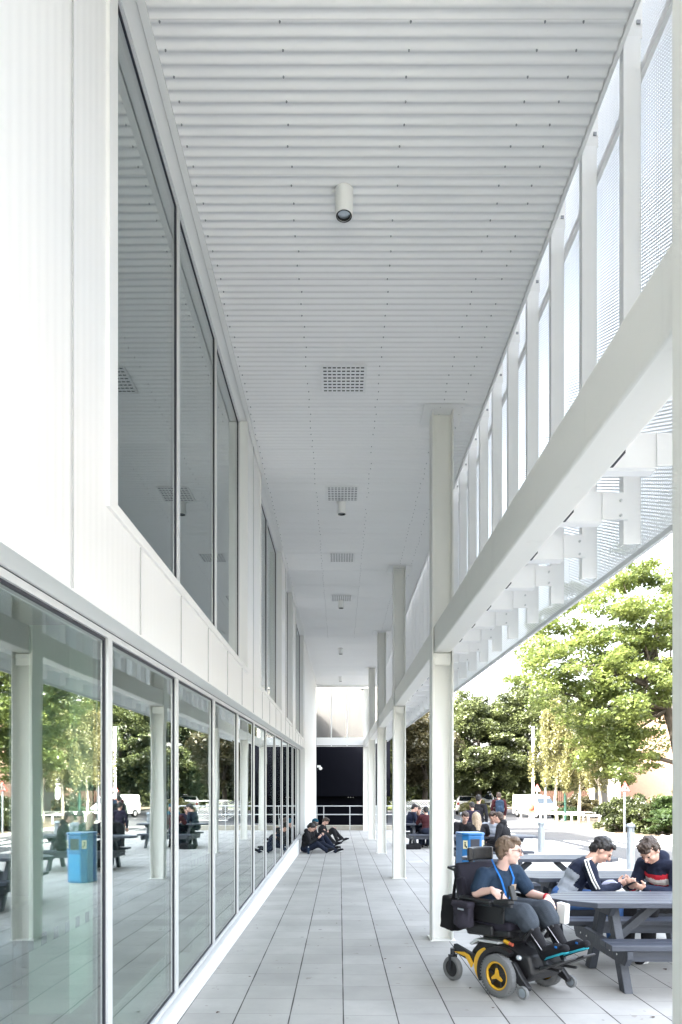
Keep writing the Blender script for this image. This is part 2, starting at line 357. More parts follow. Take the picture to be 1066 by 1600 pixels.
def blob(name, mb, vox, mat, parent=None, it=4, nz=0.0, nscale=12, nstretch=(1, 1, 1)):
    me = bpy.data.meshes.new('tmp'); me.from_pydata(mb.v, [], mb.f); t = bpy.data.objects.new('tmp', me); COL.objects.link(t)
    r = t.modifiers.new('r', 'REMESH'); r.mode = 'VOXEL'; r.voxel_size = vox; r.use_smooth_shade = True
    if it: sm = t.modifiers.new('s', 'SMOOTH'); sm.factor = .5; sm.iterations = it
    dg = bpy.context.evaluated_depsgraph_get(); dg.update()
    nm = bpy.data.meshes.new_from_object(t.evaluated_get(dg)); nm.name = name
    bpy.data.objects.remove(t, do_unlink=True)
    if nz:
        nn = [v.normal.copy() for v in nm.vertices]; s = V(nstretch) * nscale
        for v, no in zip(nm.vertices, nn):
            q = V((v.co.x * s.x, v.co.y * s.y, v.co.z * s.z)); v.co += no * (nz * (noise.noise(q) + .5 * noise.noise(q * 2.1)))
    nm.polygons.foreach_set('use_smooth', [True] * len(nm.polygons)); nm.materials.clear(); nm.materials.append(M[mat] if isinstance(mat, str) else mat)
    o = bpy.data.objects.new(name, nm); COL.objects.link(o)
    if parent is not None: o.parent = parent
    return o
# ------------------------------------------------------------------ ground, paving, road (the setting)
def sheet(name, pts, mat, dz=0.0, sub=0):
    me = bpy.data.meshes.new(name); me.from_pydata([(x, y, gz(y) + dz) for x, y in pts], [], [tuple(range(len(pts)))])
    me.materials.append(M[mat]); o = bpy.data.objects.new(name, me); COL.objects.link(o); return tag(o, kind='structure')
sheet('ground', [(-2500, -600), (2500, -600), (2500, 3500), (-2500, 3500)], 'grassg', -.14)
sheet('paving', [(-14, -12), (6.74, -12), (6.74, 29.2), (-14, 29.2)], 'paving', 0)
sheet('pavement', [(1.2, 29.6), (6.74, 29.6), (6.74, 60), (1.2, 60)], 'asphalt', -.004)
sheet('road', [(6.86, -30), (10.8, -30), (10.75, 26), (11.1, 32), (11.5, 39), (13.8, 41), (16, 48), (17, 70), (6.86, 70)], 'asphalt', -.11)
EK = [(10.8, -30), (10.75, 26), (11.1, 32), (11.5, 39)]
sheet('verge', [(10.92, -30), (90, -30), (90, 90), (17.1, 90), (17.1, 48), (13.9, 40.9), (11.6, 38.9), (11.2, 32), (10.87, 26)], 'earth', -.03)
k = MB()
for y in range(-12, 60):
    y0, y1 = y + .006, y + .994
    k.quadbox([(6.745, y0, gz(y0) - .2), (6.86, y0, gz(y0) - .2), (6.86, y1, gz(y1) - .2), (6.745, y1, gz(y1) - .2)],
              [(6.745, y0, gz(y0) + .003), (6.855, y0, gz(y0) + .003), (6.855, y1, gz(y1) + .003), (6.745, y1, gz(y1) + .003)])
for (xa, ya), (xb, yb) in zip(EK[:-1], EK[1:]):
    n_ = max(1, int((yb - ya) / 1.0))
    for i in range(n_):
        t0 = i / n_; t1 = (i + .99) / n_
        ax, ay = xa + (xb - xa) * t0, ya + (yb - ya) * t0; bx, by = xa + (xb - xa) * t1, ya + (yb - ya) * t1
        k.quadbox([(ax, ay, gz(ay) - .2), (ax + .12, ay, gz(ay) - .2), (bx + .12, by, gz(by) - .2), (bx, by, gz(by) - .2)],
                  [(ax, ay, gz(ay)), (ax + .12, ay, gz(ay)), (bx + .12, by, gz(by)), (bx, by, gz(by))])
tag(k.build('kerb', 'kerb', bevel=.01), kind='structure')
mk = MB()
def mark(pts, dz=-.105):
    z = [gz(y) + dz for x, y in pts]
    mk.add([(x, y, zz) for (x, y), zz in zip(pts, z)], [tuple(range(len(pts)))])
for i, x in enumerate((7.15, 8.05, 8.95, 9.85)): mark([(x, 21.4), (x + .5, 21.4), (x + .5, 24.6), (x, 24.6)])
mark([(6.95, 17.2), (7.35, 17.2), (7.35, 18.6), (6.95, 18.6)])
mark([(8.6, 15.2), (9.1, 15.2), (9.1, 16.7), (8.6, 16.7)])
mark([(6.9, 30.2), (10.9, 30.2), (10.9, 30.5), (6.9, 30.5)])
mark([(7.4, 34), (10.9, 34), (10.9, 34.35), (7.4, 34.35)])
tag(mk.build('road_markings', 'paint'), kind='structure')

# ------------------------------------------------------------------ the school building
fx = lambda y: .0054 * y
SOF = 5.86
B = thing('school_building', 'white clad school building with long covered walkway, tall windows and mesh screen', 'building')
def corr(mb, y0, y1, z0, z1, mi=0, x_w=-1.11, amp=.0005, per=.0726):
    ys = np.arange(math.ceil(y0 / (per / 8)) * per / 8, y1, per / 8); ys = np.unique(np.concatenate([[y0], ys, [y1]]))
    vs = []
    for y in ys:
        x = x_w + fx(y) + amp * math.cos(2 * math.pi * y / per)
        vs += [(x, y, z0(y) if callable(z0) else z0), (x, y, z1(y) if callable(z1) else z1)]
    mb.add(vs, [(2 * i, 2 * i + 2, 2 * i + 3, 2 * i + 1) for i in range(len(ys) - 1)], mi, True)
LIP = lambda y: 2.40 + .02 * y
W = [(3.31, 7.79, (4.91, 6.35)), (9.1, 12.1, (10.6,)), (13.15, 14.6, ()), (15.75, 18.7, (17.35,))]
cl = MB(); y = -6.5
for (a, b, _) in W:
    corr(cl, y, a - .05, LIP, SOF); corr(cl, a - .05, b + .05, LIP, 2.98); y = b + .05
corr(cl, y, 19.45, LIP, SOF)
pw = MB()                                        # smooth plain end of the wall, in flat panels
for y0 in np.arange(19.45, 27.6, 1.17):
    y1 = min(y0 + 1.165, 27.7)
    pw.quadbox([(-1.6, y0, gz(y0) - .1), (-1.10 + fx(y0), y0, gz(y0) - .1), (-1.10 + fx(y1), y1, gz(y1) - .1), (-1.6, y1, gz(y1) - .1)],
               [(-1.6, y0, SOF), (-1.10 + fx(y0), y0, SOF), (-1.10 + fx(y1), y1, SOF), (-1.6, y1, SOF)])
pw.build('wall_panel', 'white2', B)
jt = cl
for y in [2.78 - .93 * i for i in range(1, 8)] + [2.78 + .93 * i for i in range(0, 18)]:
    hi = 2.96 if any(a - .06 < y < b + .06 for a, b, _ in W) else SOF - .02
    jt.box(-1.106 + fx(y), -1.0995 + fx(y), y, y + .004, LIP(y) + .01, hi, 1)
cl.build('wall_cladding', ['white2', 'jointgrey'], B)
tr = MB()                                        # lip trim, shadow gap, head trim, soffit edge angle
tr.quadbox([(-1.22 + fx(-6.5), -6.5, LIP(-6.5) - .005), (-1.095 + fx(-6.5), -6.5, LIP(-6.5) - .005), (-1.095 + fx(19.45), 19.45, LIP(19.45) - .005), (-1.22 + fx(19.45), 19.45, LIP(19.45) - .005)],
           [(-1.22 + fx(-6.5), -6.5, LIP(-6.5) + .004), (-1.095 + fx(-6.5), -6.5, LIP(-6.5) + .004), (-1.095 + fx(19.45), 19.45, LIP(19.45) + .004), (-1.22 + fx(19.45), 19.45, LIP(19.45) + .004)])
for y0 in np.arange(-6.5, 27.6, 2.4):
    y1 = min(y0 + 2.395, 27.7)
    tr.quadbox([(-1.10 + fx(y0), y0, SOF - .028), (-1.055 + fx(y0), y0, SOF - .028), (-1.055 + fx(y1), y1, SOF - .028), (-1.10 + fx(y1), y1, SOF - .028)],
               [(-1.10 + fx(y0), y0, SOF - .016), (-1.055 + fx(y0), y0, SOF - .016), (-1.055 + fx(y1), y1, SOF - .016), (-1.10 + fx(y1), y1, SOF - .016)])
tr.build('edge_trim', 'white', B)
pl = MB()
SB = lambda y: .06 + .0148 * y                   # sill of the lower glazing
for y0 in np.arange(-6.5, 19.3, 3.05):
    y1 = min(y0 + 3.042, 19.45)
    pl.quadbox([(-1.6, y0, gz(y0) - .1), (-1.185 + fx(y0), y0, gz(y0) - .1), (-1.185 + fx(y1), y1, gz(y1) - .1), (-1.6, y1, gz(y1) - .1)],
               [(-1.6, y0, SB(y0) - .03), (-1.185 + fx(y0), y0, SB(y0) - .03), (-1.185 + fx(y1), y1, SB(y1) - .03), (-1.6, y1, SB(y1) - .03)])
pl.build('plinth', 'white', B, bevel=.004)

def window(y0, y1, zb0, zb1, zt0, zt1, xg, fw=.035, depth=.06, pane='glass', panes=None):
    """frame ring in the YZ plane with sloping sill/head; panes as sub-parts"""
    m = MB(); xf = xg + .02
    def bar(ya, yb, za0, za1, zb_0, zb_1, mi=0, x1=xf, x0=xg - depth):
        m.quadbox([(x0 + fx(ya), ya, za0), (x1 + fx(ya), ya, za0), (x1 + fx(yb), yb, za1), (x0 + fx(yb), yb, za1)],
                  [(x0 + fx(ya), ya, zb_0), (x1 + fx(ya), ya, zb_0), (x1 + fx(yb), yb, zb_1), (x0 + fx(yb), yb, zb_1)], mi)
    Z = lambda a, b, y: a + (b - a) * (y - y0) / (y1 - y0)
    ms = [y0] + list(panes or []) + [y1]
    bar(y0, y1, zb0, zb1, zb0 + fw, zb1 + fw); bar(y0, y1, zt0 - fw, zt1 - fw, zt0, zt1)
    for i, yy in enumerate(ms):
        lo, hi = (yy, yy + fw) if i == 0 else (yy - fw, yy) if i == len(ms) - 1 else (yy - fw * .8, yy + fw * .8)
        bar(lo, hi, Z(zb0, zb1, lo) + fw, Z(zb0, zb1, hi) + fw, Z(zt0, zt1, lo) - fw, Z(zt0, zt1, hi) - fw)
    for a, b in zip(ms[:-1], ms[1:]):            # dark gaskets round each pane
        g = .014; lo = a + fw * .8; hi = b - fw * .8
        for u, v in ((lo, lo + g), (hi - g * 1.6, hi)):
            bar(u, v, Z(zb0, zb1, u) + fw, Z(zb0, zb1, v) + fw, Z(zt0, zt1, u) - fw, Z(zt0, zt1, v) - fw, 1, xg + .006, xg - .03)
        bar(lo + g, hi - g, Z(zt0, zt1, lo) - fw - g, Z(zt0, zt1, hi) - fw - g, Z(zt0, zt1, lo) - fw, Z(zt0, zt1, hi) - fw, 1, xg + .006, xg - .03)
        bar(lo + g, hi - g, Z(zb0, zb1, lo) + fw, Z(zb0, zb1, hi) + fw, Z(zb0, zb1, lo) + fw + g, Z(zb0, zb1, hi) + fw + g, 1, xg + .006, xg - .03)
    f = m.build('window', ['alu', 'gasket'], B)
    for a, b in zip(ms[:-1], ms[1:]):
        p = MB(); lo = a + fw * .7; hi = b - fw * .7
        p.quadbox([(xg - .012 + fx(lo), lo, Z(zb0, zb1, lo) + fw * .8), (xg + fx(lo), lo, Z(zb0, zb1, lo) + fw * .8), (xg + fx(hi), hi, Z(zb0, zb1, hi) + fw * .8), (xg - .012 + fx(hi), hi, Z(zb0, zb1, hi) + fw * .8)],
                  [(xg - .012 + fx(lo), lo, Z(zt0, zt1, lo) - fw * .8), (xg + fx(lo), lo, Z(zt0, zt1, lo) - fw * .8), (xg + fx(hi), hi, Z(zt0, zt1, hi) - fw * .8), (xg - .012 + fx(hi), hi, Z(zt0, zt1, hi) - fw * .8)])
        if 1.9 < a < 9 and zb0 < 1:               # row of small marks on the glass
            for i in range(11):
                y = a + .1 + i * .12
                if y < b - .08: p.box(xg + fx(y) - .0135, xg + fx(y) - .0122, y, y + .05, 1.0, 1.05, 1)
        p.build('pane', [pane, 'roomdark'], f)
    return f
ms = [3.56 + 1.44 * i for i in range(-6, 11)] + [19.38]
for a, b in zip(ms[:-1], ms[1:]):
    window(a + .0005, b - .0005, SB(a), SB(b), LIP(a) - .012, LIP(b) - .012, -1.235, fw=.032)
for a, b, mm in W:
    window(a + .001, b - .001, 3.05, 3.05, 5.842, 5.842, -1.20, fw=.03, panes=mm, pane='glassu')
    s = MB()                                     # folded metal reveal round the opening
    for (ya, yb, z0, z1, x0, x1) in ((a - (.12 if a < 4 else .06), a, 2.97, 5.842, -1.26, -1.092), (b, b + .06, 2.97, 5.842, -1.26, -1.092)):
        s.quadbox([(x0 + fx(ya), ya, z0), (x1 + fx(ya), ya, z0), (x1 + fx(yb), yb, z0), (x0 + fx(yb), yb, z0)],
                  [(x0 + fx(ya), ya, z1), (x1 + fx(ya), ya, z1), (x1 + fx(yb), yb, z1), (x0 + fx(yb), yb, z1)])
    s.quadbox([(-1.26 + fx(a), a, 2.97), (-1.092 + fx(a), a, 2.97), (-1.092 + fx(b), b, 2.97), (-1.26 + fx(b), b, 2.97)],
              [(-1.26 + fx(a), a, 3.05), (-1.092 + fx(a), a, 3.025), (-1.092 + fx(b), b, 3.025), (-1.26 + fx(b), b, 3.05)])
    s.quadbox([(-1.26 + fx(a), a, 5.844), (-1.105 + fx(a), a, 5.844), (-1.105 + fx(b), b, 5.844), (-1.26 + fx(b), b, 5.844)],
              [(-1.26 + fx(a), a, 5.856), (-1.105 + fx(a), a, 5.856), (-1.105 + fx(b), b, 5.856), (-1.26 + fx(b), b, 5.856)])
    s.build('window_reveal', 'white', B, bevel=.003)

# rooms behind the glass
rm = MB()
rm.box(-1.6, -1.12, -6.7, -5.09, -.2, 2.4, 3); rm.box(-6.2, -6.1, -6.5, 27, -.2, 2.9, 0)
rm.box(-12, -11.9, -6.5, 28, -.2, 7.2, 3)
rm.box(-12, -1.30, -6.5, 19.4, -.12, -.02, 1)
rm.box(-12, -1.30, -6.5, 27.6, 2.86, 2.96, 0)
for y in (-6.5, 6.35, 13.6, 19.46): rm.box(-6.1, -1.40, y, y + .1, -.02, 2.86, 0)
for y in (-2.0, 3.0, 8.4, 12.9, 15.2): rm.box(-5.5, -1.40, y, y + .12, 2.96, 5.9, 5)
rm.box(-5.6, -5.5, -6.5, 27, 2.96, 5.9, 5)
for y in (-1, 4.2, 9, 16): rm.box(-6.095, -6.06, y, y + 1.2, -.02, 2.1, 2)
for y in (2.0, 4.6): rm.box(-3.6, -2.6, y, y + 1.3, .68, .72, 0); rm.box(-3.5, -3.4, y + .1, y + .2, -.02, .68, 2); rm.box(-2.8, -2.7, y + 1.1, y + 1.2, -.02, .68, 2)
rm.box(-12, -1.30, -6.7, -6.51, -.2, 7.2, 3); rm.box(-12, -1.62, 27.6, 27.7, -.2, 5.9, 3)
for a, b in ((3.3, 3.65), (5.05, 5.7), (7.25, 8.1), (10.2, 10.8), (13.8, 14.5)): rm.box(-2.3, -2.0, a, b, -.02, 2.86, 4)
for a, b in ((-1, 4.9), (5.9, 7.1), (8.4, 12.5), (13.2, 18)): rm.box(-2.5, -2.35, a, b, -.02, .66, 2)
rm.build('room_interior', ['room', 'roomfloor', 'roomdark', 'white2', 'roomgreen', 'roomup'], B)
# soffit: corrugated sheets with the ribs running across the walkway
sf = MB(); per = .0726; ys = np.arange(-6.5, 27.82, per / 8); vs = []
for y in ys:
    z = SOF + .0095 * math.cos(2 * math.pi * y / per); vs += [(-1.12 + fx(y), y, z), (1.575, y, z)]
sf.add(vs, [(2 * i, 2 * i + 1, 2 * i + 3, 2 * i + 2) for i in range(len(ys) - 1)], 0, True)
for i in range(0, int(35.8 / (2 * per))):
    y = round(-3 / per) * per + per * .5 + i * 2 * per
    if y < 3.3 or y > 19: continue
    for x in (-.99, -.33, .40, 1.12, 1.34): xx = x + rnd.uniform(-.012, .012); sf.cyl((xx, y, SOF - .007), (xx, y, SOF - .016), .006, .005, n=8, mi=1) if rnd.random() > .06 else None
for i in range(-12, 30):
    y = 3.725 + i * .942
    if -3 < y < 27.8: sf.box(-1.10 + fx(y), 1.574, y, y + .004, SOF - .0115, SOF - .009, 0)
sf.build('soffit', ['soffit', 'screw'], B)
rf = MB()
rf.box(-12, 1.62, -6.7, 28.05, 5.95, 7.05)
rf.box(1.577, 1.60, -6.7, 28.05, 5.835, 5.949)
rf.box(-1.12, 1.576, 27.83, 28.04, 5.80, 5.948)
rf.build('roof', 'white', B)
# columns: H sections, flanges to left and right, web facing the camera
CY = [1.87, 7.55, 12.93, 18.25, 23.6, 28.7]
cxx = lambda y: 1.036 - .0015 * y
for i, y in enumerate(CY):
    m = MB(); x0 = cxx(y); x1 = x0 + .235; t = .014; d = .25; zb = gz(y) - .02; zt = SOF - .004
    m.box(x0, x0 + t, y, y + d, zb, zt); m.box(x1 - t, x1, y, y + d, zb, zt); m.box(x0 + t, x1 - t, y + d / 2 - .006, y + d / 2 + .006, zb, zt)
    for sx, xx in ((1, x0 + t), (-1, x1 - t)):   # root fillets
        for sy, yy in ((1, y + d / 2 + .006), (-1, y + d / 2 - .006)):
            pts = [(xx, yy)] + [(xx + sx * .03 * (1 - math.sin(a)), yy + sy * .03 * (1 - math.cos(a))) for a in (0, .26, .52, .79, 1.05, 1.31, 1.57)]
            n_ = len(pts); vs = [(p[0], p[1], z) for z in (zb, zt) for p in pts]
            m.add(vs, [(j, (j + 1) % n_, n_ + (j + 1) % n_, n_ + j) for j in range(1, n_ - 1)], 0, True)
    c = m.build('column', 'cream', B)
    q = MB(); q.box(x0 - .10, x1 + .12, y - .10, y + d + .12, SOF - .0150, SOF - .0105); q.build('head_plate', 'soffit', c)
    q = MB(); q.box(x0 - .02, x1 + .02, y - .02, y + d + .02, gz(y) - .01, gz(y) + .008); q.build('base_plate', 'cream', c)
    if i < 5 and i > 0:
        zz = 3.11 + .0105 * (y - 2.2)
        q = MB(); q.box(x0 + t + .012, x1 - t - .012, y + .05, y + .062, zz - .14, zz - .012)
        for bx in (x0 + .05, x1 - .05): q.cyl((bx, y + .05, zz - .05), (bx, y + .04, zz - .05), .012, n=8)
        q.build('bracket', 'cream', c)
for a, b in zip(CY[:-1], CY[1:]):
    x = lambda y: cxx(y) + .024
    z0, z1 = 3.11 + .0105 * (a - 2.2), 3.11 + .0105 * (b - 2.2); ya, yb = a + .135, b + .112; wdt = .19
    m = MB(); m.quadbox([(x(ya), ya, z0), (x(ya) + wdt, ya, z0), (x(yb) + wdt, yb, z1), (x(yb), yb, z1)],
                        [(x(ya), ya, z0 + .29), (x(ya) + wdt, ya, z0 + .29), (x(yb) + wdt, yb, z1 + .29), (x(yb), yb, z1 + .29)])
    m.build('beam', 'cream', B, bevel=.016, seg=3)
# outriggers, posts, rail and expanded metal screen
ZA = lambda y: 3.17 + .013 * (y - 3.9); ZM = lambda y: 2.97 + .017 * y
for i in range(-4, 37):
    y = 3.9 + .6675 * i
    if y < .9: continue
    near = any(abs(y - c_) < .28 for c_ in CY)
    m = MB(); z = ZA(y)
    m.box(1.262, 1.50, y, y + .012, z + .004, z + .172); m.box(1.262, 1.50, y + .012, y + .075, z, z + .008)
    m.box(1.497, 1.64, y - .012, y, z + .012, z + .166)
    for bz in (.035, .12): m.cyl((1.60, y - .012, z + bz), (1.60, y - .02, z + bz), .008, n=8, mi=1)
    m.box(1.262, 1.268, y - .06, y + .10, z + .05, z + .24, 0)
    m.box(1.2455, 1.2615, y - .22, y - .08, z - .03, z + .03, 2)
    m.build('bracket_arm', ['post', 'rail', 'gasket'], B)
    m = MB(); zb = ZM(y) + .01
    m.box(1.622, 1.72, y + .001, y + .008, zb, 5.95); m.box(1.622, 1.628, y + .008, y + .055, zb, 5.95); m.box(1.714, 1.72, y + .008, y + .055, zb, 5.95)
    m.build('screen_post', 'post', B)
    m = MB(); m.box(1.601, 1.735, y + .014, y + .022, 5.955, 6.45)
    m.box(1.70, 1.722, y + .006, y + .014, 6.03, 6.05, 1); m.cyl((1.66, y + .014, 6.02), (1.66, y + .008, 6.02), .005, n=6, mi=1); m.cyl((1.66, y + .014, 6.05), (1.66, y + .008, 6.05), .005, n=6, mi=1)
    m.build('hanger_plate', ['white', 'screw'], B)
m = MB(); m.box(1.7255, 1.752, -2, 28, 5.745, 5.80)
m.build('rail', 'post', B)
for a, b in zip([-2] + [3.9 + .6675 * i + .012 for i in range(2, 37, 6)][:-1], [3.9 + .6675 * i + .008 for i in range(2, 37, 6)]):
    m = MB(); m.quadbox([(1.758, a, ZM(a)), (1.764, a, ZM(a)), (1.764, b, ZM(b)), (1.758, b, ZM(b))], [(1.758, a, 7.05), (1.764, a, 7.05), (1.764, b, 7.05), (1.758, b, 7.05)])
    sc = m.build('mesh_screen', 'mesh', B)
    m = MB(); m.quadbox([(1.75, a, ZM(a) - .02), (1.775, a, ZM(a) - .02), (1.775, b, ZM(b) - .02), (1.75, b, ZM(b) - .02)], [(1.75, a, ZM(a) + .012), (1.775, a, ZM(a) + .012), (1.775, b, ZM(b) + .012), (1.75, b, ZM(b) + .012)])
    m.build('edge_angle', 'rail', sc)
# end frame across the walkway
m = MB(); m.box(-.96, .99, 28.30, 28.42, 3.44, 3.76)
for x in (-.37, .28): m.box(x, x + .045, 28.28, 28.33, 3.76, 5.81); m.box(x, x + .045, 28.28, 28.33, 3.39, 3.44)
m.box(-.96, .99, 28.33, 28.40, 3.39, 3.41)
ef = m.build('end_frame', 'white', B)
for xa, xb in ((-.955, -.372), (-.322, .278), (.327, .985)):
    q = MB(); q.box(xa, xb, 28.335, 28.345, 3.765, 5.80); q.build('pane', 'dimglass', ef)  # added panes, darken the bright wall seen beyond

# vents and lights in the soffit
def vent(y, lab):
    t = thing('ceiling_vent', lab, 'vent', (.04, y, SOF - .012), 0, 'slotted vents in the soffit')
    q = MB(); q.box(-.23, .23, -.24, .24, -.008, -.001); q.build('plate', 'soffit', t, bevel=.002)
    q = MB()
    for r in range(8):
        for c_ in range(9): q.box(-.205 + c_ * .047, -.175 + c_ * .047 + .003, -.21 + r * .056, -.194 + r * .056, -.0105, -.0082)
    q.build('slots', 'gasket', t)
for y, l_ in ((7.0, 'nearest and largest looking slotted vent, in the soffit beyond the first spotlight'), (9.72, 'slotted vent in the soffit just before the second spotlight'),
              (12.4, 'third slotted vent along the soffit, between the second and third spotlights'), (15.05, 'farthest slotted vent, just before the third spotlight')): vent(y, l_)
def spot(y, lab):
    t = thing('ceiling_spotlight', lab, 'spotlight', (.03, y, SOF), 0, 'cylinder spotlights under the soffit')
    q = MB(); q.lathe([(.0, -.008), (.066, -.008), (.066, -.018), (.062, -.02), (.062, -.175), (.058, -.185), (.047, -.185), (.046, -.15)], (0, 0, 0), n=32); q.build('housing', 'white', t)
    q = MB(); q.lathe([(.0475, -.1865), (.0555, -.1865), (.0555, -.1835), (.0475, -.1835), (.0475, -.1865)], (0, 0, 0), n=32); q.lathe([(.046, -.184), (.042, -.15)], (0, 0, 0), n=32); q.build('bezel', 'black', t)
    q = MB(); q.lathe([(.0, -.168), (.02, -.17), (.044, -.168)], (0, 0, 0), n=24); q.build('lens', 'lens', t)
    q = MB(); q.box(-.085, .0, -.01, .01, -.022, -.004); q.build('bracket', 'white', t)
for i, l_ in enumerate(('nearest white cylinder spotlight, closest to the camera', 'second white cylinder spotlight from the camera', 'third white cylinder spotlight, beyond the last vent',
                        'fourth white cylinder spotlight, one before the last', 'last small white cylinder spotlight, above the end of the walkway')): spot(4.8 + 5.22 * i, l_)
# security camera on the wall corner
t = thing('security_camera', 'small white security camera on the far corner of the white wall', 'camera', (-.945, 27.55, 2.52))
q = MB(); q.box(-.02, .03, -.08, .08, -.16, .12); q.build('mount', 'black', t)
q = MB(); q.obox((.09, 0, .02), (.16, .09, .09), rotz(.3)); q.build('housing', 'white', t, bevel=.02)
q = MB(); q.ell((.17, -.03, -.06), (.07, .07, .07)); q.build('dome', 'signwhite', t)

# end railing, plinth and things beyond
def railing(name, lab, x0, x1, y, tops, posts, z0=0, group=None, r=.021):
    t = thing(name, lab, 'railing', ((x0 + x1) / 2, y, gz(y) + z0), 0, group); cx = (x0 + x1) / 2
    q = MB()
    for h in tops: q.cyl((x0 - cx, 0, h), (x1 - cx, 0, h), r)
    q.build('rail', 'rail', t)
    for x in posts: q = MB(); q.cyl((x - cx, 0, 0), (x - cx, 0, tops[0] - .005), r * .95); q.build('post', 'rail', t)
railing('handrail', 'grey two rail tubular handrail across the end of the walkway on a low plinth', -1.0, 4.75, 29.0, (1.02, .66), (-.97, -.68, .43, 1.55, 2.7, 3.9, 4.7), .02)
q = MB(); q.box(-1.3, 4.9, 29.2, 29.6, -.3, gz(29) + .20); tag(q.build('low_wall', 'concrete', bevel=.01), 'low mottled concrete plinth wall behind the handrail', 'wall')
t = thing('bar_fence', 'grey vertical bar fence beyond the outdoor seating, behind the handrail', 'fence', (5.0, 36, gz(36)))
q = MB()
for i in range(16): q.cyl((-1.1 + i * .14, 0, .15), (-2.4 + i * .14, 0, 1.15), .012, n=6)
q.build('bars', 'rail', t)
q = MB(); q.box(-1.2, 1.1, -.02, .02, 1.15, 1.20); q.box(-1.2, 1.1, -.02, .02, .12, .16); q.build('rail', 'rail', t)
# neighbouring block: dark lower storey, rendered upper storey
NB = thing('neighbouring_block', 'building beyond the walkway with beige rendered upper wall above black cladding', 'building', (0, 36, 0))
q = MB(); q.box(-12, 2.62, -.6, 14, 1.25, 4.28)
for z in (1.9, 2.55, 3.2, 3.85): q.box(-12, 2.624, -.604, -.5995, z, z + .012, 0)
q.build('dark_cladding', ['darkclad', 'gasket'], NB)
q = MB(); q.box(-12, 2.5, -.2, 14, -.5, 1.25); q.build('recess', 'darkclad', NB)
q = MB(); q.box(-12, 2.3, 0, 14, 4.30, 9.0); q.build('upper_wall', 'beige', NB)
for i in range(3): q = MB(); q.box(.42 + i * .13, .47 + i * .13, -.35, -.32, 1.17, 1.20); q.build('downlight', 'signwhite', NB)
q = MB(); q.box(-12, -1.62, -8.2, -.02, 4.28, 6.0); q.box(-12, -1.7, -8.2, -.7, -.5, 4.279); q.build('added_shadow_wing', 'darkclad', NB)  # wing added out of view to cast the diagonal shadow on the beige wall
# ------------------------------------------------------------------ trees and planting
def leaves(name, clusters, mat, parent, size, seed, flat=.5):
    """clusters: (centre, radii, count). One quad-ish leaf clump face per leaf; gaps stay between clumps."""
    rg = np.random.default_rng(seed); C = []; 
    for c, r, n_ in clusters:
        p = rg.normal(size=(n_, 3)); p /= np.linalg.norm(p, axis=1)[:, None]; p *= (rg.random(n_) ** .42)[:, None]
        C.append(np.array(c) + p * np.array(r))
    P = np.concatenate(C); n_ = len(P)
    nrm = rg.normal(size=(n_, 3)); nrm[:, 2] = np.abs(nrm[:, 2]) + flat; nrm /= np.linalg.norm(nrm, axis=1)[:, None]
    t = rg.normal(size=(n_, 3)); t -= nrm * (t * nrm).sum(1)[:, None]; t /= np.linalg.norm(t, axis=1)[:, None]
    b = np.cross(nrm, t); s = size * (.6 + .8 * rg.random(n_))[:, None]
    q = np.stack([P - t * s, P + b * s * .55 + nrm * s * .12, P + t * s, P - b * s * .55 + nrm * s * .12], 1).reshape(-1, 3)
    me = bpy.data.meshes.new(name); me.vertices.add(4 * n_); me.vertices.foreach_set('co', q.ravel())
    me.loops.add(4 * n_); me.loops.foreach_set('vertex_index', np.arange(4 * n_)); me.polygons.add(n_)
    me.polygons.foreach_set('loop_start', np.arange(0, 4 * n_, 4)); me.update(calc_edges=True)
    me.materials.append(M[mat]); o = bpy.data.objects.new(name, me); COL.objects.link(o); o.parent = parent
    return o
def crown_clusters(c, r, n_, cr, per, seed, lo=-.9, shell=.5):
    rg = random.Random(seed); out = []
    for i in range(n_):
        while True:
            d = V((rg.gauss(0, 1), rg.gauss(0, 1), rg.gauss(0, 1))).normalized()
            if d.z > lo: break
        k_ = shell + (1 - shell) * rg.random() ** .6; f = .8 + .4 * noise.noise(d * 2.3 + V((seed, 0, 0)))
        p = V((c[0] + d.x * r[0] * k_ * f, c[1] + d.y * r[1] * k_ * f, c[2] + d.z * r[2] * k_ * f)); s = cr * rg.uniform(.6, 1.35)
        out.append((p, (s, s, s * .62), int(per * (s / cr) ** 2)))
    return out
def tree(name, lab, cat, x, y, h, c, r, n_, cr, per, mat, size, seed, tr=.22, bark='bark', group=None, limbs=7, extra=(), shell=.5, flat=.5, trunk_top=None):
    t = thing(name, lab, cat, (x, y, gz(y) - .05), 0, group); rg = random.Random(seed)
    cl_ = crown_clusters(c, r, n_, cr, per, seed, shell=shell) + list(extra)
    m = MB(); top = V(trunk_top) if trunk_top else V((c[0] * .8, c[1] * .8, c[2] + r[2] * .5))
    pts = [V((0, 0, 0))] + [top * k_ + V((rg.uniform(-.12, .12), rg.uniform(-.12, .12), 0)) for k_ in (.2, .4, .6, .8, 1)]
    m.tube(pts, [tr * 1.25, tr, tr * .85, tr * .65, tr * .4, tr * .12], n=10)
    for i in range(limbs):
        a = cl_[rg.randrange(len(cl_))][0]; k_ = rg.uniform(.3, .8); s0 = top * k_; mid = s0.lerp(V(a), .5) + V((0, 0, -.05 * h))
        m.tube([s0, s0.lerp(mid, .5), mid, mid.lerp(V(a), .5), V(a)], [tr * .45, tr * .36, tr * .27, tr * .17, tr * .07], n=7)
    m.build('trunk', bark, t); leaves('crown', cl_, mat, t, size, seed, flat)
    return t
GB = 'trees beyond the road'
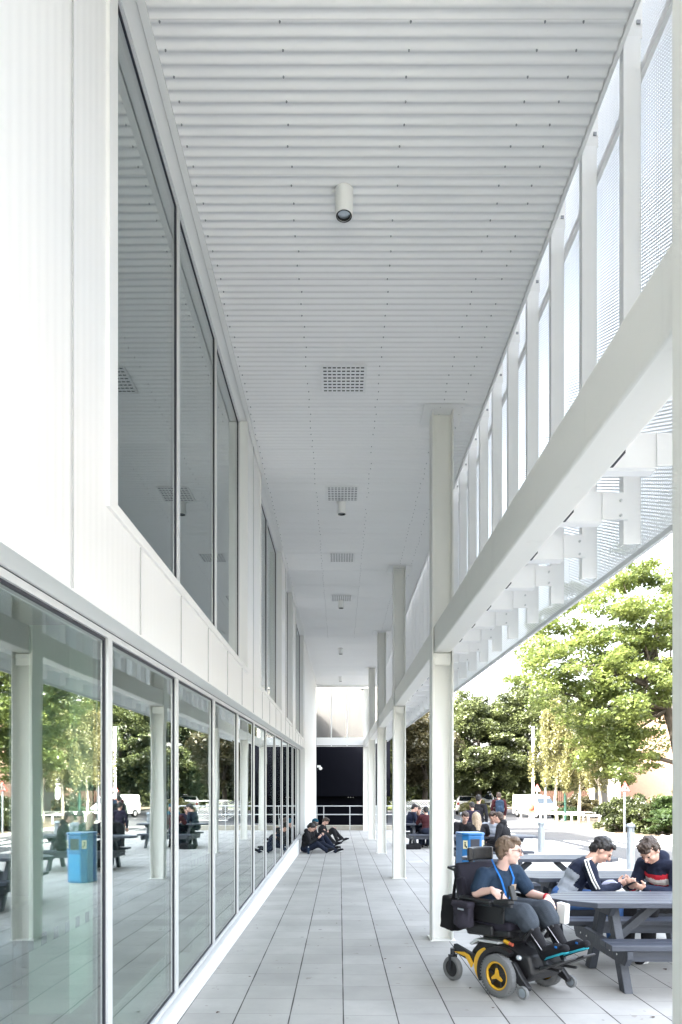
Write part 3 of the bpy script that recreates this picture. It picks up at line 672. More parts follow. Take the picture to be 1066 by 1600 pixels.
# dark evergreens across the road
ev = [(10.6, 52, 9.4, 3.6, 'dense dark green tree behind the parked white cars'), (15.4, 53, 10.6, 4.2, 'tallest dense dark green tree, behind the white van'),
      (20.4, 55, 9.8, 4.0, 'dense dark green tree behind the drooping birch'), (5.2, 56, 8.5, 3.4, 'dark tree seen between the columns, right of the golden tree'),
      ]
for i, (x, y, h, r_, lab) in enumerate(ev):
    tree('evergreen_tree', lab, 'tree', x, y, h, (0, 0, h * .52), (r_, r_, h * .5), 210, .72, 300, 'leaf_dark', .115, 40 + i, tr=.25, group=GB, shell=.62)
tree('beech_tree', 'golden brown leaved tree between the first and second visible columns', 'tree', 5.6, 45, 7.2, (0, 0, 4.3), (2.3, 2.3, 3.2), 110, .6, 190, 'leaf_gold', .11, 61, tr=.18)
for i, (x, y, h, lab) in enumerate([(-2, 66, 9, 'far dark tree hidden mostly behind the dark block'), (35, 66, 9, 'far dark tree right of the brick building'), (31, 42, 9, 'dark tree beside the brick building')]):
    tree('evergreen_tree', lab, 'tree', x, y, h, (0, 0, h * .55), (4.5, 4, h * .5), 120, .9, 160, 'leaf_dark', .2, 70 + i, tr=.25, group=GB)
# far dark belt of woodland closing the view
wd = []
for x in np.arange(-30, 70, 2.2): wd.append((V((x, 78 + rnd.uniform(-3, 3), rnd.uniform(2, 4.5))), (2.6, 2.4, 3.6), 1500))
for x in np.arange(3, 21.5, 1.6): wd.append((V((x, 62 + rnd.uniform(-1, 1), rnd.uniform(1.0, 2.2))), (1.6, 1.2, 1.9), 900))
wdo = leaves('woodland', wd, 'leaf_dark', None, .24, 5); tag(wdo, 'dark belt of woodland and undergrowth behind all the trees', 'woodland', kind='stuff')
# big sycamore
SY = (16.3, 32.5)
cx_ = []
rg = random.Random(3)
def px2(px, py, y): return V(((px - 531) * y / 1066.7 - SY[0], y - SY[1], 1.65 - (py - 1232) * y / 1066.7 - gz(SY[1])))
spr = [(845, 1015, 31), (860, 985, 32), (880, 965, 33), (905, 940, 33), (930, 920, 32), (955, 900, 32), (985, 905, 33), (1015, 900, 32), (1040, 915, 33), (1060, 930, 32),
       (850, 1045, 30), (875, 1035, 31), (900, 1010, 31), (925, 985, 32), (950, 965, 31), (980, 950, 31), (1010, 945, 30), (1040, 960, 31), (1075, 975, 32),
       (870, 1070, 32), (895, 1060, 31), (920, 1045, 30), (945, 1020, 31), (970, 1005, 32), (1000, 990, 30), (1030, 1000, 31), (1060, 1010, 31), (1090, 1030, 32),
       (905, 1090, 32), (930, 1085, 31), (955, 1070, 30), (985, 1050, 30), (1020, 1050, 31), (1060, 1060, 30), (1100, 1080, 31),
       (925, 1115, 32), (945, 1120, 31), (965, 1105, 30), (990, 1110, 31), (960, 1140, 31), (940, 1150, 32), (975, 1150, 31), (950, 1175, 32), (985, 1165, 32), (930, 1170, 33), (1010, 1140, 33), (1035, 1110, 33),
       (965, 1190, 32), (990, 1185, 32), (915, 1130, 33), (1000, 1080, 33), (1045, 1085, 34), (960, 1035, 34), (1010, 1020, 34), (925, 1000, 34)]
for px, py, y in spr:
    c = px2(px, py, y * 1.0)
    for j in range(5):
        o_ = V((rg.gauss(0, .55), rg.gauss(0, .8), rg.gauss(0, .42))); s = rg.uniform(.45, .85)
        cx_.append((c + o_, (s, s, s * .46), int(260 * s)))
for i in range(200):
    c = V((rg.uniform(-2, 10), rg.uniform(-2.5, 8), rg.uniform(3.0, 12.0))); s = rg.uniform(.5, .95)
    if abs(c.x - 3.5) / 6.5 + abs(c.z - 8) / 8 < 1.1 and (c.x > .4): cx_.append((c, (s, s, s * .5), int(230 * s)))
t = thing('sycamore_tree', 'large bright green broadleaf tree with spreading layered limbs by the brick building', 'tree', (SY[0], SY[1], gz(SY[1]) - .05))
m = MB(); T = [V((.05, 0, 0)), V((0, 0, 1.5)), V((-.1, 0, 3.0)), V((-.35, 0, 4.4)), V((-.7, 0, 5.6)), V((-1.1, .1, 7.0)), V((-1.3, 0, 8.6)), V((-1.2, 0, 10.2))]
m.tube(T, [.36, .27, .25, .24, .20, .16, .11, .05], n=12)
m.tube([T[3], V((.15, 0, 5.6)), V((.5, .2, 7.2)), V((.8, .3, 9)), V((1.2, .4, 10.5))], [.18, .16, .13, .09, .04], n=9)
m.tube([T[2], V((-1.2, -.1, 3.3)), V((-2.3, -.3, 3.5)), V((-3.2, -.4, 3.3))], [.12, .10, .08, .04], n=8)
m.tube([T[4], V((-1.9, -.4, 6.7)), V((-3.4, -.8, 7.2)), V((-5.2, -1.2, 7.5)), V((-6.6, -1.4, 7.6))], [.14, .12, .09, .06, .03], n=8)
for i in range(26):
    a = cx_[rg.randrange(0, 270)][0]; k_ = rg.choice((4, 5, 6)); s0 = T[k_]; mid = s0.lerp(a, .5) + V((0, 0, -.25))
    m.tube([s0, s0.lerp(mid, .5), mid, mid.lerp(a, .5), a], [.08, .065, .05, .03, .012], n=6)
m.build('trunk', 'bark', t); leaves('crown', cx_, 'leaf_syc', t, .098, 11, flat=.5)
# birches: pale stems, drooping yellow green crowns
def birch(lab, x, y, h, lean, seed, cr=1.15, n_=70, z0=.33):
    rg = random.Random(seed); ex = []
    for i in range(n_):
        a = rg.uniform(0, 6.28); k_ = rg.random() ** .6 * cr; z = h * (z0 + (1 - z0) * rg.random()); k_ *= min(1, 1.25 * (1.08 - z / h) + .15)
        ex.append((V((lean * z / h + math.cos(a) * k_, math.sin(a) * k_, z)), (.26, .26, .62), 95))
    tree('birch_tree', lab, 'tree', x, y, h, (lean, 0, h * .8), (.3, .3, .3), 1, .3, 10, 'leaf_birch', .075, seed, tr=.085, bark='birchbark', extra=ex, limbs=9, flat=.1,
         trunk_top=(lean, 0, h * .96), group='pale birches on the verge')
birch('tall drooping birch directly right of the lamp post', 12.1, 38, 6.4, -.2, 91, 1.5, 120, .38)
birch('thin stemmed birch between the tall birch and the pale trunk', 13.0, 37, 5.6, .1, 92, 1.4, 80, .36)
birch('birch with the palest thick trunk, beside the shrubs', 13.55, 35.6, 5.2, -.1, 93, 1.2, 70, .42)
# shrubs on the right hand verge
def shrub(lab, x, y, r, h, mat, seed, n_=60, size=.058, arch=False):
    t = thing('shrub', lab, 'shrub', (x, y, gz(y) - .04), 0, 'shrubs on the verge'); rg = random.Random(seed); cl_ = []
    m = MB()
    for i in range(n_):
        a = rg.uniform(0, 6.28); k_ = rg.random() ** .5 * r; z = h * rg.random() ** .7 * (1 - .35 * (k_ / r) ** 2)
        p = V((math.cos(a) * k_, math.sin(a) * k_, max(.12, z)))
        cl_.append((p, (.34, .34, .07) if arch else (.2, .2, .17), 130))
        if i % 4 == 0: m.tube([V((p.x * .2, p.y * .2, 0)), V((p.x * .6, p.y * .6, p.z * .6)), p], [.018, .012, .006], n=5)
    m.build('stems', 'bark', t); leaves('foliage', cl_, mat, t, size, seed, flat=1.2 if arch else .4)
shrub('dark green leafy shrub left of the warning sign on the verge', 11.9, 28.6, 1.1, 1.45, 'leaf_dark', 101, 80)
shrub('dark green shrub directly behind the warning sign', 12.6, 28.2, 1.3, 1.7, 'leaf_dark', 102, 100)
shrub('tall bright green shrub with arching feathery leaves by the white column', 13.7, 26.6, 1.2, 2.0, 'leaf_shrub', 103, 90, .065, True)
shrub('low bright green feathery shrub in front of the tall one', 12.8, 25.6, 1.0, 1.2, 'leaf_shrub', 104, 60, .06, True)
shrub('low shrub behind the white knee rail', 13.6, 40.9, .8, .7, 'leaf_shrub', 105, 50)
shrub('pale yellow green low shrub left of the white van', 9.9, 50, 1.2, 1.1, 'leaf_birch', 106, 50, .1)
shrub('rough shrub behind the lamp post foot', 15.2, 43.5, 1.1, 1.6, 'leaf_gold', 107, 60, .09)
gv = MB(); rg = random.Random(9)
for i in range(520):
    x = 11.0 + rg.random() ** 1.2 * 2.6; y = rg.uniform(19.5, 25.0); s = rg.uniform(.03, .075)
    gv.ell((x, y, gz(y) - .03 + s * .5 + .12 * (x - 11) / 2.6), (s, s * rg.uniform(.7, 1.2), s * .7), rotz(rg.uniform(0, 3)), n=6)
tag(gv.build('gravel', 'concrete'), 'pile of pale stones on the verge below the shrubs', 'stones', kind='stuff')

# ------------------------------------------------------------------ buildings beyond
BB = thing('brick_building', 'sunlit pale red brick building behind the large green tree', 'building', (33, 60, 0))
q = MB(); q.box(-9.5, 14, 0, 14, -.6, 8.5); q.build('wall', 'brickred', BB)
q = MB(); q.box(-10, 14.5, -.5, 14.5, 8.5, 9.0); q.build('roof', 'roofd', BB)
for x in (4, 9):
    q = MB(); q.box(x, x + 2.2, -.06, .02, 4.6, 6.4); f = q.build('window', 'signwhite', BB)
    q = MB(); q.box(x + .1, x + 1.05, -.08, -.062, 4.7, 6.3); q.box(x + 1.15, x + 2.1, -.08, -.062, 4.7, 6.3); q.build('pane', 'carglass', f)
t = thing('timber_fence', 'brown timber fence with gaps behind the birches', 'fence', (17.5, 46, gz(46)))
for i in range(3):
    q = MB()
    for j in range(8): q.box(-4 + i * 1.2 + j * .14, -4 + i * 1.2 + j * .14 + .1, 0, .03, 0, 1.7)
    q.box(-4 + i * 1.2, -4 + i * 1.2 + 1.1, .03, .07, .4, .5); q.box(-4 + i * 1.2, -4 + i * 1.2 + 1.1, .03, .07, 1.3, 1.4); q.build('panel', 'timber', t)
t = thing('entrance_portico', 'small white entrance with dark doorway behind the pale birch trunk', 'entrance', (17.7, 44, gz(44)))
q = MB(); q.box(-1.3, -.4, 0, .6, 0, 2.6); q.build('dark_panel', 'signblack', t)
q = MB(); q.box(-.4, .35, -.1, .6, 0, 2.5); q.box(-1.4, -1.3, -.1, .6, 0, 2.7); q.box(-1.5, .4, -.2, .7, 2.7, 2.82); q.build('surround', 'signwhite', t)
q = MB(); q.box(-1.1, -.75, -.03, 0, 2.0, 2.2); q.build('notice', 'signwhite', t)

# ------------------------------------------------------------------ road furniture
def knee_rail(lab, pts, grp):
    x0, y0 = pts[0]; t = thing('knee_rail', lab, 'railing', (x0, y0, gz(y0) - .05), 0, grp)
    for (xa, ya), (xb, yb) in zip(pts[:-1], pts[1:]):
        q = MB(); q.bar((xa - x0, ya - y0, .50 + gz(ya) - gz(y0)), (xb - x0, yb - y0, .50 + gz(yb) - gz(y0)), .07, .07); q.build('rail', 'signwhite', t)
    for xa, ya in pts: q = MB(); q.box(xa - x0 - .035, xa - x0 + .035, ya - y0 - .035, ya - y0 + .035, -.1 + gz(ya) - gz(y0), .46 + gz(ya) - gz(y0)); q.build('post', 'signwhite', t)
knee_rail('long low white knee rail curving from the lamp post to the pale birch trunk', [(11.35, 38.6), (11.9, 37.4), (12.3, 36.2), (12.75, 35.0), (13.1, 33.6)], 'white knee rails')
knee_rail('second low white knee rail behind the long curving one', [(12.2, 40.6), (13.2, 40.2), (14.2, 39.8), (15.2, 39.4)], 'white knee rails')
knee_rail('short white knee rail hoop in front of the white van', [(10.75, 40.5), (11.2, 40.2)], 'white knee rails')
knee_rail('low white rail left of the van beyond the backpack student', [(9.2, 57), (10.6, 57), (12.0, 57), (13.4, 57)], 'white knee rails')
# warning signs (triangle, red border, two children)
def tri_sign(lab, x, y, zc, s, back, rzv):
    t = thing('warning_sign', lab, 'sign', (x, y, gz(y) - .05), rzv, 'triangular warning signs'); zc -= gz(y) - .05
    q = MB(); q.cyl((0, .03, 0), (0, .03, zc + s * .45), .038); q.build('pole', 'steel', t)
    def tri(k_, y0, y1, dz=0):
        r_ = s * k_; return [(-r_ * .5, -r_ * .289), (r_ * .5, -r_ * .289), (0, r_ * .577)]
    q = MB(); q.prism(tri(1, 0, 0), (0, -.012, zc), (1, 0, 0), (0, 0, 1), -.012, 0); bd = q.build('board', 'red', t, bevel=.004)
    q = MB(); q.prism(tri(.80, 0, 0), (0, -.0155, zc), (1, 0, 0), (0, 0, 1), -.004, 0); q.build('face', 'signshaded' if y < 30 else 'signwhite', t)  # nearer sign takes the face colour that carries shade
    q = MB(); f = s * 1.3
    for dx, k_ in ((-.09, 1.0), (.09, .8)):
        px_ = dx * f; b0 = zc - s * .20
        q.ell((px_, -.021, b0 + .33 * f * k_), (.032 * f, .003, .036 * f), n=8)
        q.prism([(-.03 * f, .13 * f * k_), (.035 * f, .13 * f * k_), (.03 * f, .29 * f * k_), (-.03 * f, .29 * f * k_)], (px_, -.0185, b0), (1, 0, 0), (0, 0, 1), -.003)
        for a0, a1 in (((-.01, .15), (-.06, 0)), ((.01, .15), (.05, .01)), ((.0, .25), (.08, .18)), ((0, .25), (-.07, .17))):
            q.bar((px_ + a0[0] * f, -.021, b0 + a0[1] * f * k_), (px_ + a1[0] * f, -.021, b0 + a1[1] * f * k_), .004, .022 * f, up=(0, 1, 0))
    q.build('children_symbol', 'signblack', t)
    if back: q = MB(); q.prism([(-s * .42, -s * .26), (s * .42, -s * .26), (0, s * .5)], (0, .012, zc), (1, 0, 0), (0, 0, 1), .0); 
tri_sign('red bordered children warning sign on a grey pole beside the shrubs', 11.45, 27.4, 1.66, .50, 0, R(8))
tri_sign('distant red bordered triangular warning sign behind the white van', 13.3, 46, 1.62, .60, 0, R(5))
# tall white pole, lamp post with camera, green pole
q = MB(); q.cyl((0, 0, 0), (0, 0, 5.7), .09, .075, n=14); tag(q.build('tall_pole', 'signwhite', loc=(11.75, 41.5, gz(41.5) - .1)), 'tall plain white pole beside the white van', 'pole')
t = thing('lamp_post', 'grey lamp post with small curved double arms beside the knee rail', 'lamp post', (12.0, 39.8, gz(39.8) - .05))
q = MB(); q.cyl((0, 0, 0), (0, 0, 1.4), .085); q.cyl((0, 0, 1.4), (0, 0, 3.9), .055); q.build('pole', 'steel', t)
q = MB(); q.tube([V((-.45, 0, 3.55)), V((-.46, 0, 3.75)), V((-.36, 0, 3.93)), V((-.18, 0, 3.99)), V((0, 0, 3.9)), V((.12, 0, 3.97)), V((.2, 0, 3.85))], .028); q.build('arm', 'steel', t)
q = MB(); q.obox((-.45, 0, 3.5), (.16, .12, .12)); q.obox((.2, 0, 3.8), (.12, .12, .1)); q.build('lamp_head', 'steel', t, bevel=.02)
q = MB(); q.obox((-.09, -.05, 2.75), (.18, .14, .32)); q.build('camera_box', 'signwhite', t, bevel=.02)
q = MB(); q.cyl((0, 0, 0), (0, 0, 1.6), .075); q.cyl((0, 0, 1.6), (0, 0, 4.2), .04); tag(q.build('green_pole', 'polegreen', loc=(12.95, 39.2, gz(39.2) - .05)), 'slim green pole in front of the birches', 'pole')
t = thing('orange_sign', 'orange red oval sign on a post before the white van', 'sign', (11.2, 39.9, gz(39.9) - .05))
q = MB(); q.cyl((0, .03, 0), (0, .03, 1.3), .05); q.build('post', 'orange', t)
q = MB(); q.lathe([(0, -.02), (.2, -.02), (.2, .02), (0, .02)], (0, 0, .78), (0, 1, 0), n=28); q.box(-.19, .19, -.017, .017, .45, .78); q.build('board', 'orange', t)
q = MB(); q.cyl((0, 0, 1.05), (0, 0, 1.25), .08, .04); q.build('cone_top', 'orange', t)
t = thing('blue_sign', 'blue and white square sign far behind the parked cars', 'sign', (12.6, 60, gz(60)))
q = MB(); q.cyl((0, .04, 0), (0, .04, 1.6), .04); q.build('post', 'rail', t)
q = MB(); q.box(-.75, .5, -.02, .02, 1.25, 1.95); q.build('board', 'signwhite', t)
q = MB(); q.box(-.35, .28, -.035, -.021, 1.2, 1.98); q.build('panel', 'lany', t)

# bollards
def bollard(lab, x, y, h=.98, r=.082):
    t = thing('bollard', lab, 'bollard', (x, y, gz(y)), 0, 'grey bollards along the kerb')
    q = MB(); q.cyl((0, 0, 0), (0, 0, h * .80), r); q.cyl((0, 0, h * .80), (0, 0, h * .92), r * .62); q.build('post', 'steel', t)
    q = MB(); q.lathe([(0, h * .92), (r * 1.12, h * .915), (r * 1.12, h * .95), (r * .9, h * .985), (0, h)], (0, 0, 0))
    for a in range(4): q.box(r * .8 * math.cos(a * 1.57 + .78) - .008, r * .8 * math.cos(a * 1.57 + .78) + .008, r * .8 * math.sin(a * 1.57 + .78) - .008, r * .8 * math.sin(a * 1.57 + .78) + .008, h * .8, h * .915)
    q.build('cap', 'steel', t)
bollard('grey steel bollard nearest the camera, between the two seated boys', 6.18, 14.5)
bollard('grey steel bollard behind the head of the wheelchair user', 5.52, 18.7, .84, .088)
bollard('distant grey bollard behind the blond haired seated person', 4.05, 22.5, .98)

# vehicles
def wheelset(t, xs, w_, r_, yside):
    for x in xs:
        for sy in (-1, 1):
            q = MB(); q.lathe([(r_ * .6, -.1), (r_ * .95, -.1), (r_, -.06), (r_, .06), (r_ * .95, .1), (r_ * .6, .1)], (x, sy * w_, r_), (0, 1, 0)); o = q.build('wheel', 'black', t)
            q = MB(); q.lathe([(0, sy * .07), (r_ * .3, sy * .09), (r_ * .6, sy * .08)], (x, sy * w_, r_), (0, 1, 0)); q.build('rim', 'rail', o)
def loft(name, mat, t, secs, bevel=.03):
    """secs: list of (x, halfwidth_bottom, z_bottom, halfwidth_top, z_top)"""
    q = MB(); vs = []
    for x, hb, zb, ht, zt in secs:
        zm = zb + (zt - zb) * .45; vs += [(x, -hb, zb), (x, hb, zb), (x, hb * 1.03, zm), (x, ht, zt), (x, 0, zt + .03), (x, -ht, zt), (x, -hb * 1.03, zm)]
    n_ = 7; q.add(vs, [(j * n_ + i, j * n_ + (i + 1) % n_, (j + 1) * n_ + (i + 1) % n_, (j + 1) * n_ + i) for j in range(len(secs) - 1) for i in range(n_)] + [tuple(range(n_ - 1, -1, -1)), tuple((len(secs) - 1) * n_ + i for i in range(n_))], 0, False)
    return q.build(name, mat, t, bevel=bevel, seg=3)
def glasspane(t, pts, name='window'):
    q = MB(); a = [V(p) for p in pts]; n_ = (a[1] - a[0]).cross(a[2] - a[0]).normalized() * .006
    q.add([p - n_ for p in a] + [p + n_ for p in a], [(3, 2, 1, 0), (4, 5, 6, 7), (0, 1, 5, 4), (1, 2, 6, 5), (2, 3, 7, 6), (3, 0, 4, 7)]); q.build(name, 'carglass', t)
# van: nose (+x local) turned towards the camera right
t = thing('parked_van', 'small white delivery van parked under the trees, seen from front left', 'van', (13.3, 46.5, gz(46.5) - .1), R(-70))
loft('body', 'carwhite', t, [(-2.0, .80, .30, .72, 1.75), (-1.9, .85, .28, .78, 1.82), (.55, .86, .28, .74, 1.84), (1.05, .86, .28, .70, 1.60), (1.42, .86, .28, .78, 1.12), (2.0, .80, .28, .72, .88), (2.18, .70, .32, .60, .70)])
glasspane(t, [(1.10, -.66, 1.58), (1.10, .66, 1.58), (1.46, .72, 1.13), (1.46, -.72, 1.13)], 'windscreen')
for s in (-1, 1):
    glasspane(t, [(.30, s * .815, 1.64), (.95, s * .80, 1.58), (1.28, s * .865, 1.14), (.30, s * .885, 1.14)], 'side_window')
    q = MB(); q.obox((2.02, s * .60, .74), (.16, .26, .16)); q.build('headlight', 'lens', t, bevel=.03)
    q = MB(); q.obox((1.15, s * .98, 1.16), (.1, .14, .2)); q.build('mirror', 'dark', t, bevel=.03)
q = MB(); q.box(2.03, 2.21, -.55, .55, .32, .50); q.box(2.06, 2.19, -.36, .36, .55, .66); q.build('bumper', 'dark', t, bevel=.02)
q = MB(); q.box(-1.2, .2, -.893, -.888, .5, .54); q.box(-1.2, .2, .888, .893, .5, .54); q.build('side_trim', 'dark', t)
wheelset(t, (-1.25, 1.35), .78, .30, 1); t.scale = (.84,) * 3
# saloon seen from behind and a 4x4 from the front
t = thing('parked_car', 'white hatchback seen from behind with red tail lights, left of the white 4x4', 'car', (10.05, 54.0, gz(54) - .1), R(80), 'white cars parked by the trees')
loft('body', 'carwhite', t, [(-2.0, .75, .35, .70, .95), (-1.85, .82, .28, .76, 1.02), (-1.0, .84, .26, .80, 1.00), (1.0, .84, .26, .80, .95), (1.9, .78, .30, .70, .72)])
loft('cabin', 'carwhite', t, [(-1.75, .74, .98, .68, 1.02), (-1.35, .76, .96, .60, 1.40), (.2, .76, .94, .60, 1.42), (1.0, .74, .92, .66, .98)])
glasspane(t, [(-1.78, -.62, 1.06), (-1.78, .62, 1.06), (-1.42, .54, 1.36), (-1.42, -.54, 1.36)], 'rear_window')
for s in (-1, 1):
    q = MB(); q.obox((-1.96, s * .66, .84), (.1, .18, .2)); q.build('tail_light', 'red', t, bevel=.02)
    glasspane(t, [(-1.2, s * .755, 1.04), (.7, s * .755, 1.02), (.15, s * .65, 1.36), (-1.2, s * .65, 1.36)], 'side_window')
q = MB(); q.box(-2.04, -2.0, -.26, .26, .6, .72); q.build('number_plate', 'sticker', t)
wheelset(t, (-1.25, 1.25), .76, .30, 1)
t = thing('parked_car', 'white 4x4 seen from the front with dark grille, beside the backpack student', 'car', (11.6, 55.5, gz(55.5) - .1), R(-98), 'white cars parked by the trees')
loft('body', 'carwhite', t, [(-2.1, .85, .40, .80, 1.05), (-1.9, .90, .35, .86, 1.12), (.9, .90, .35, .86, 1.10), (1.95, .88, .40, .80, 1.0), (2.1, .80, .45, .74, .9)])
loft('cabin', 'carwhite', t, [(-2.0, .82, 1.08, .72, 1.70), (-.2, .84, 1.08, .72, 1.74), (.3, .84, 1.08, .70, 1.68), (.95, .82, 1.06, .76, 1.12)])
glasspane(t, [(.38, -.64, 1.66), (.38, .64, 1.66), (.94, .72, 1.14), (.94, -.72, 1.14)], 'windscreen')
for s in (-1, 1):
    q = MB(); q.obox((2.06, s * .66, .82), (.12, .22, .16)); q.build('headlight', 'lens', t, bevel=.03)
    glasspane(t, [(-1.8, s * .835, 1.14), (.6, s * .845, 1.14), (.2, s * .75, 1.6), (-1.8, s * .75, 1.6)], 'side_window')
    q = MB(); q.obox((.75, s * .98, 1.2), (.12, .16, .16)); q.build('mirror', 'carwhite', t, bevel=.03)
q = MB(); q.box(2.08, 2.13, -.46, .46, .66, .90); q.box(2.06, 2.12, -.7, .7, .42, .56); q.build('grille', 'dark', t, bevel=.01)
q = MB(); q.box(2.135, 2.15, -.26, .26, .56, .66); q.build('number_plate', 'sticker', t)
wheelset(t, (-1.35, 1.35), .82, .36, 1)
# ------------------------------------------------------------------ picnic tables and litter bin
def picnic_table(lab, x, y, rz=0):
    t = thing('picnic_table', lab, 'picnic table', (x, y, gz(y)), rz, 'dark picnic tables on the terrace')
    q = MB(); X0, X1 = -1.15, 1.0; wd_ = .126
    for i in range(5):
        y0 = -.33 + i * .1335; a = {0: .26, 4: .26}.get(i, 0); b = {0: .10, 1: 0, 3: 0, 4: .10}.get(i, 0)
        if i == 0: poly = [(X0 + .34, y0), (X1 - .14, y0), (X1, y0 + wd_), (X0 + .14, y0 + wd_)]
        elif i == 4: poly = [(X0 + .14, y0), (X1, y0), (X1 - .14, y0 + wd_), (X0 + .34, y0 + wd_)]
        elif i == 1: poly = [(X0 + .13, y0), (X1, y0), (X1, y0 + wd_), (X0 + .02, y0 + wd_)]
        elif i == 3: poly = [(X0 + .02, y0), (X1, y0), (X1, y0 + wd_), (X0 + .13, y0 + wd_)]
        else: poly = [(X0, y0), (X1, y0), (X1, y0 + wd_), (X0, y0 + wd_)]
        q.prism(poly, (0, 0, .678), (1, 0, 0), (0, 1, 0), .045)
    q.build('table_top', 'plank', t, bevel=.005)
    for s in (-1, 1):
        q = MB()
        for k_ in (0, 1): yy = s * .50 + (k_ - .5) * .13; q.box(-.81, .81, yy - .062, yy + .062, .39, .435)
        q.box(-.62, .62, s * .50 - .02, s * .50 + .02, .28, .385) if s < 0 else q.box(-.62, .62, s * .50 - .02, s * .50 + .02, .30, .385)
        q.build('bench', 'plank', t, bevel=.005)
        fxx = s * .60
        for sy in (-1, 1):
            q = MB(); q.prism([(sy * .10 - .055, .67), (sy * .10 + .055, .67), (sy * .40 + .055, 0), (sy * .40 - .055, 0)][::(1 if sy > 0 else 1)], (fxx - .035, 0, 0), (0, 1, 0), (0, 0, 1), .07)
            q.build('leg', 'plank2', t, bevel=.005)
        q = MB(); q.prism([(-.62, .385), (.62, .385), (.62, .32), (.56, .255), (-.56, .255), (-.62, .32)], (fxx + (-.085 if s < 0 else .036), 0, 0), (0, 1, 0), (0, 0, 1), .048)
        q.prism([(-.31, .675), (.31, .675), (.24, .60), (-.24, .60)], (fxx + (-.085 if s < 0 else .036), 0, 0), (0, 1, 0), (0, 0, 1), .048)
        q.build('cross_beam', 'plank2', t, bevel=.005)
        q = MB()
        for yy in (-.42, -.27, .27, .42): xx = fxx + (-.086 if s < 0 else .085); q.cyl((xx, yy, .32), (xx - .004 * (1 if s < 0 else -1), yy, .32), .009, n=8)
        q.build('bolts', 'alu', t)
        q = MB(); q.bar((fxx - s * .04, 0, .33), (fxx - s * .42, 0, .655), .07, .07); q.build('brace', 'plank2', t, bevel=.004)
    return t
picnic_table('dark grey plank picnic table nearest the camera, beside the wheelchair', 2.96, 6.02)
picnic_table('dark grey picnic table behind the two boys using phones', 2.95, 7.66)
picnic_table('dark grey picnic table directly in front of the blue litter bin', 2.9, 9.75)
picnic_table('dark picnic table behind the blue litter bin where the blond haired person sits', 3.15, 14.5)
picnic_table('dark picnic table beyond the columns with maroon jumper person on it', 2.75, 20.2, R(6))

t = thing('litter_bin', 'tall bright blue litter bin with chamfered corners and square stickers', 'litter bin', (2.39, 12.45, gz(12.45)), R(10))
oc = [(-.12, -.21), (.12, -.21), (.21, -.12), (.21, .21), (-.21, .21), (-.21, -.12)]
q = MB(); q.prism(oc, (0, 0, 0), (1, 0, 0), (0, 1, 0), .86); q.build('body', 'binblue', t, bevel=.012)
q = MB(); q.prism([(x * 1.04, y * 1.04) for x, y in oc], (0, 0, .861), (1, 0, 0), (0, 1, 0), .05); q.build('lid', 'binblue', t, bevel=.015)
q = MB(); q.box(-.115, .115, -.217, -.211, .04, .52); q.build('door', 'binblue2', t, bevel=.004)
q = MB(); q.box(-.085, .085, -.219, -.209, .60, .80); q.build('opening', 'gasket', t, bevel=.004)
for sx in (-1, 1):
    F = Matrix((V((.707, sx * .707, 0)), V((-sx * .707, .707, 0)), V((0, 0, 1)))).transposed()
    q = MB(); q.obox((sx * .168, -.168, .70), (.085, .006, .15), F); s_ = q.build('sticker', 'sticker', t)
    q = MB(); q.obox((sx * .171, -.171, .735), (.025, .006, .025), F); q.obox((sx * .171, -.171, .69), (.022, .006, .05), F); q.obox((sx * .171 + .016, -.171 + sx * .016, .66), (.02, .006, .04), F); q.build('pictogram', 'signblack', s_)

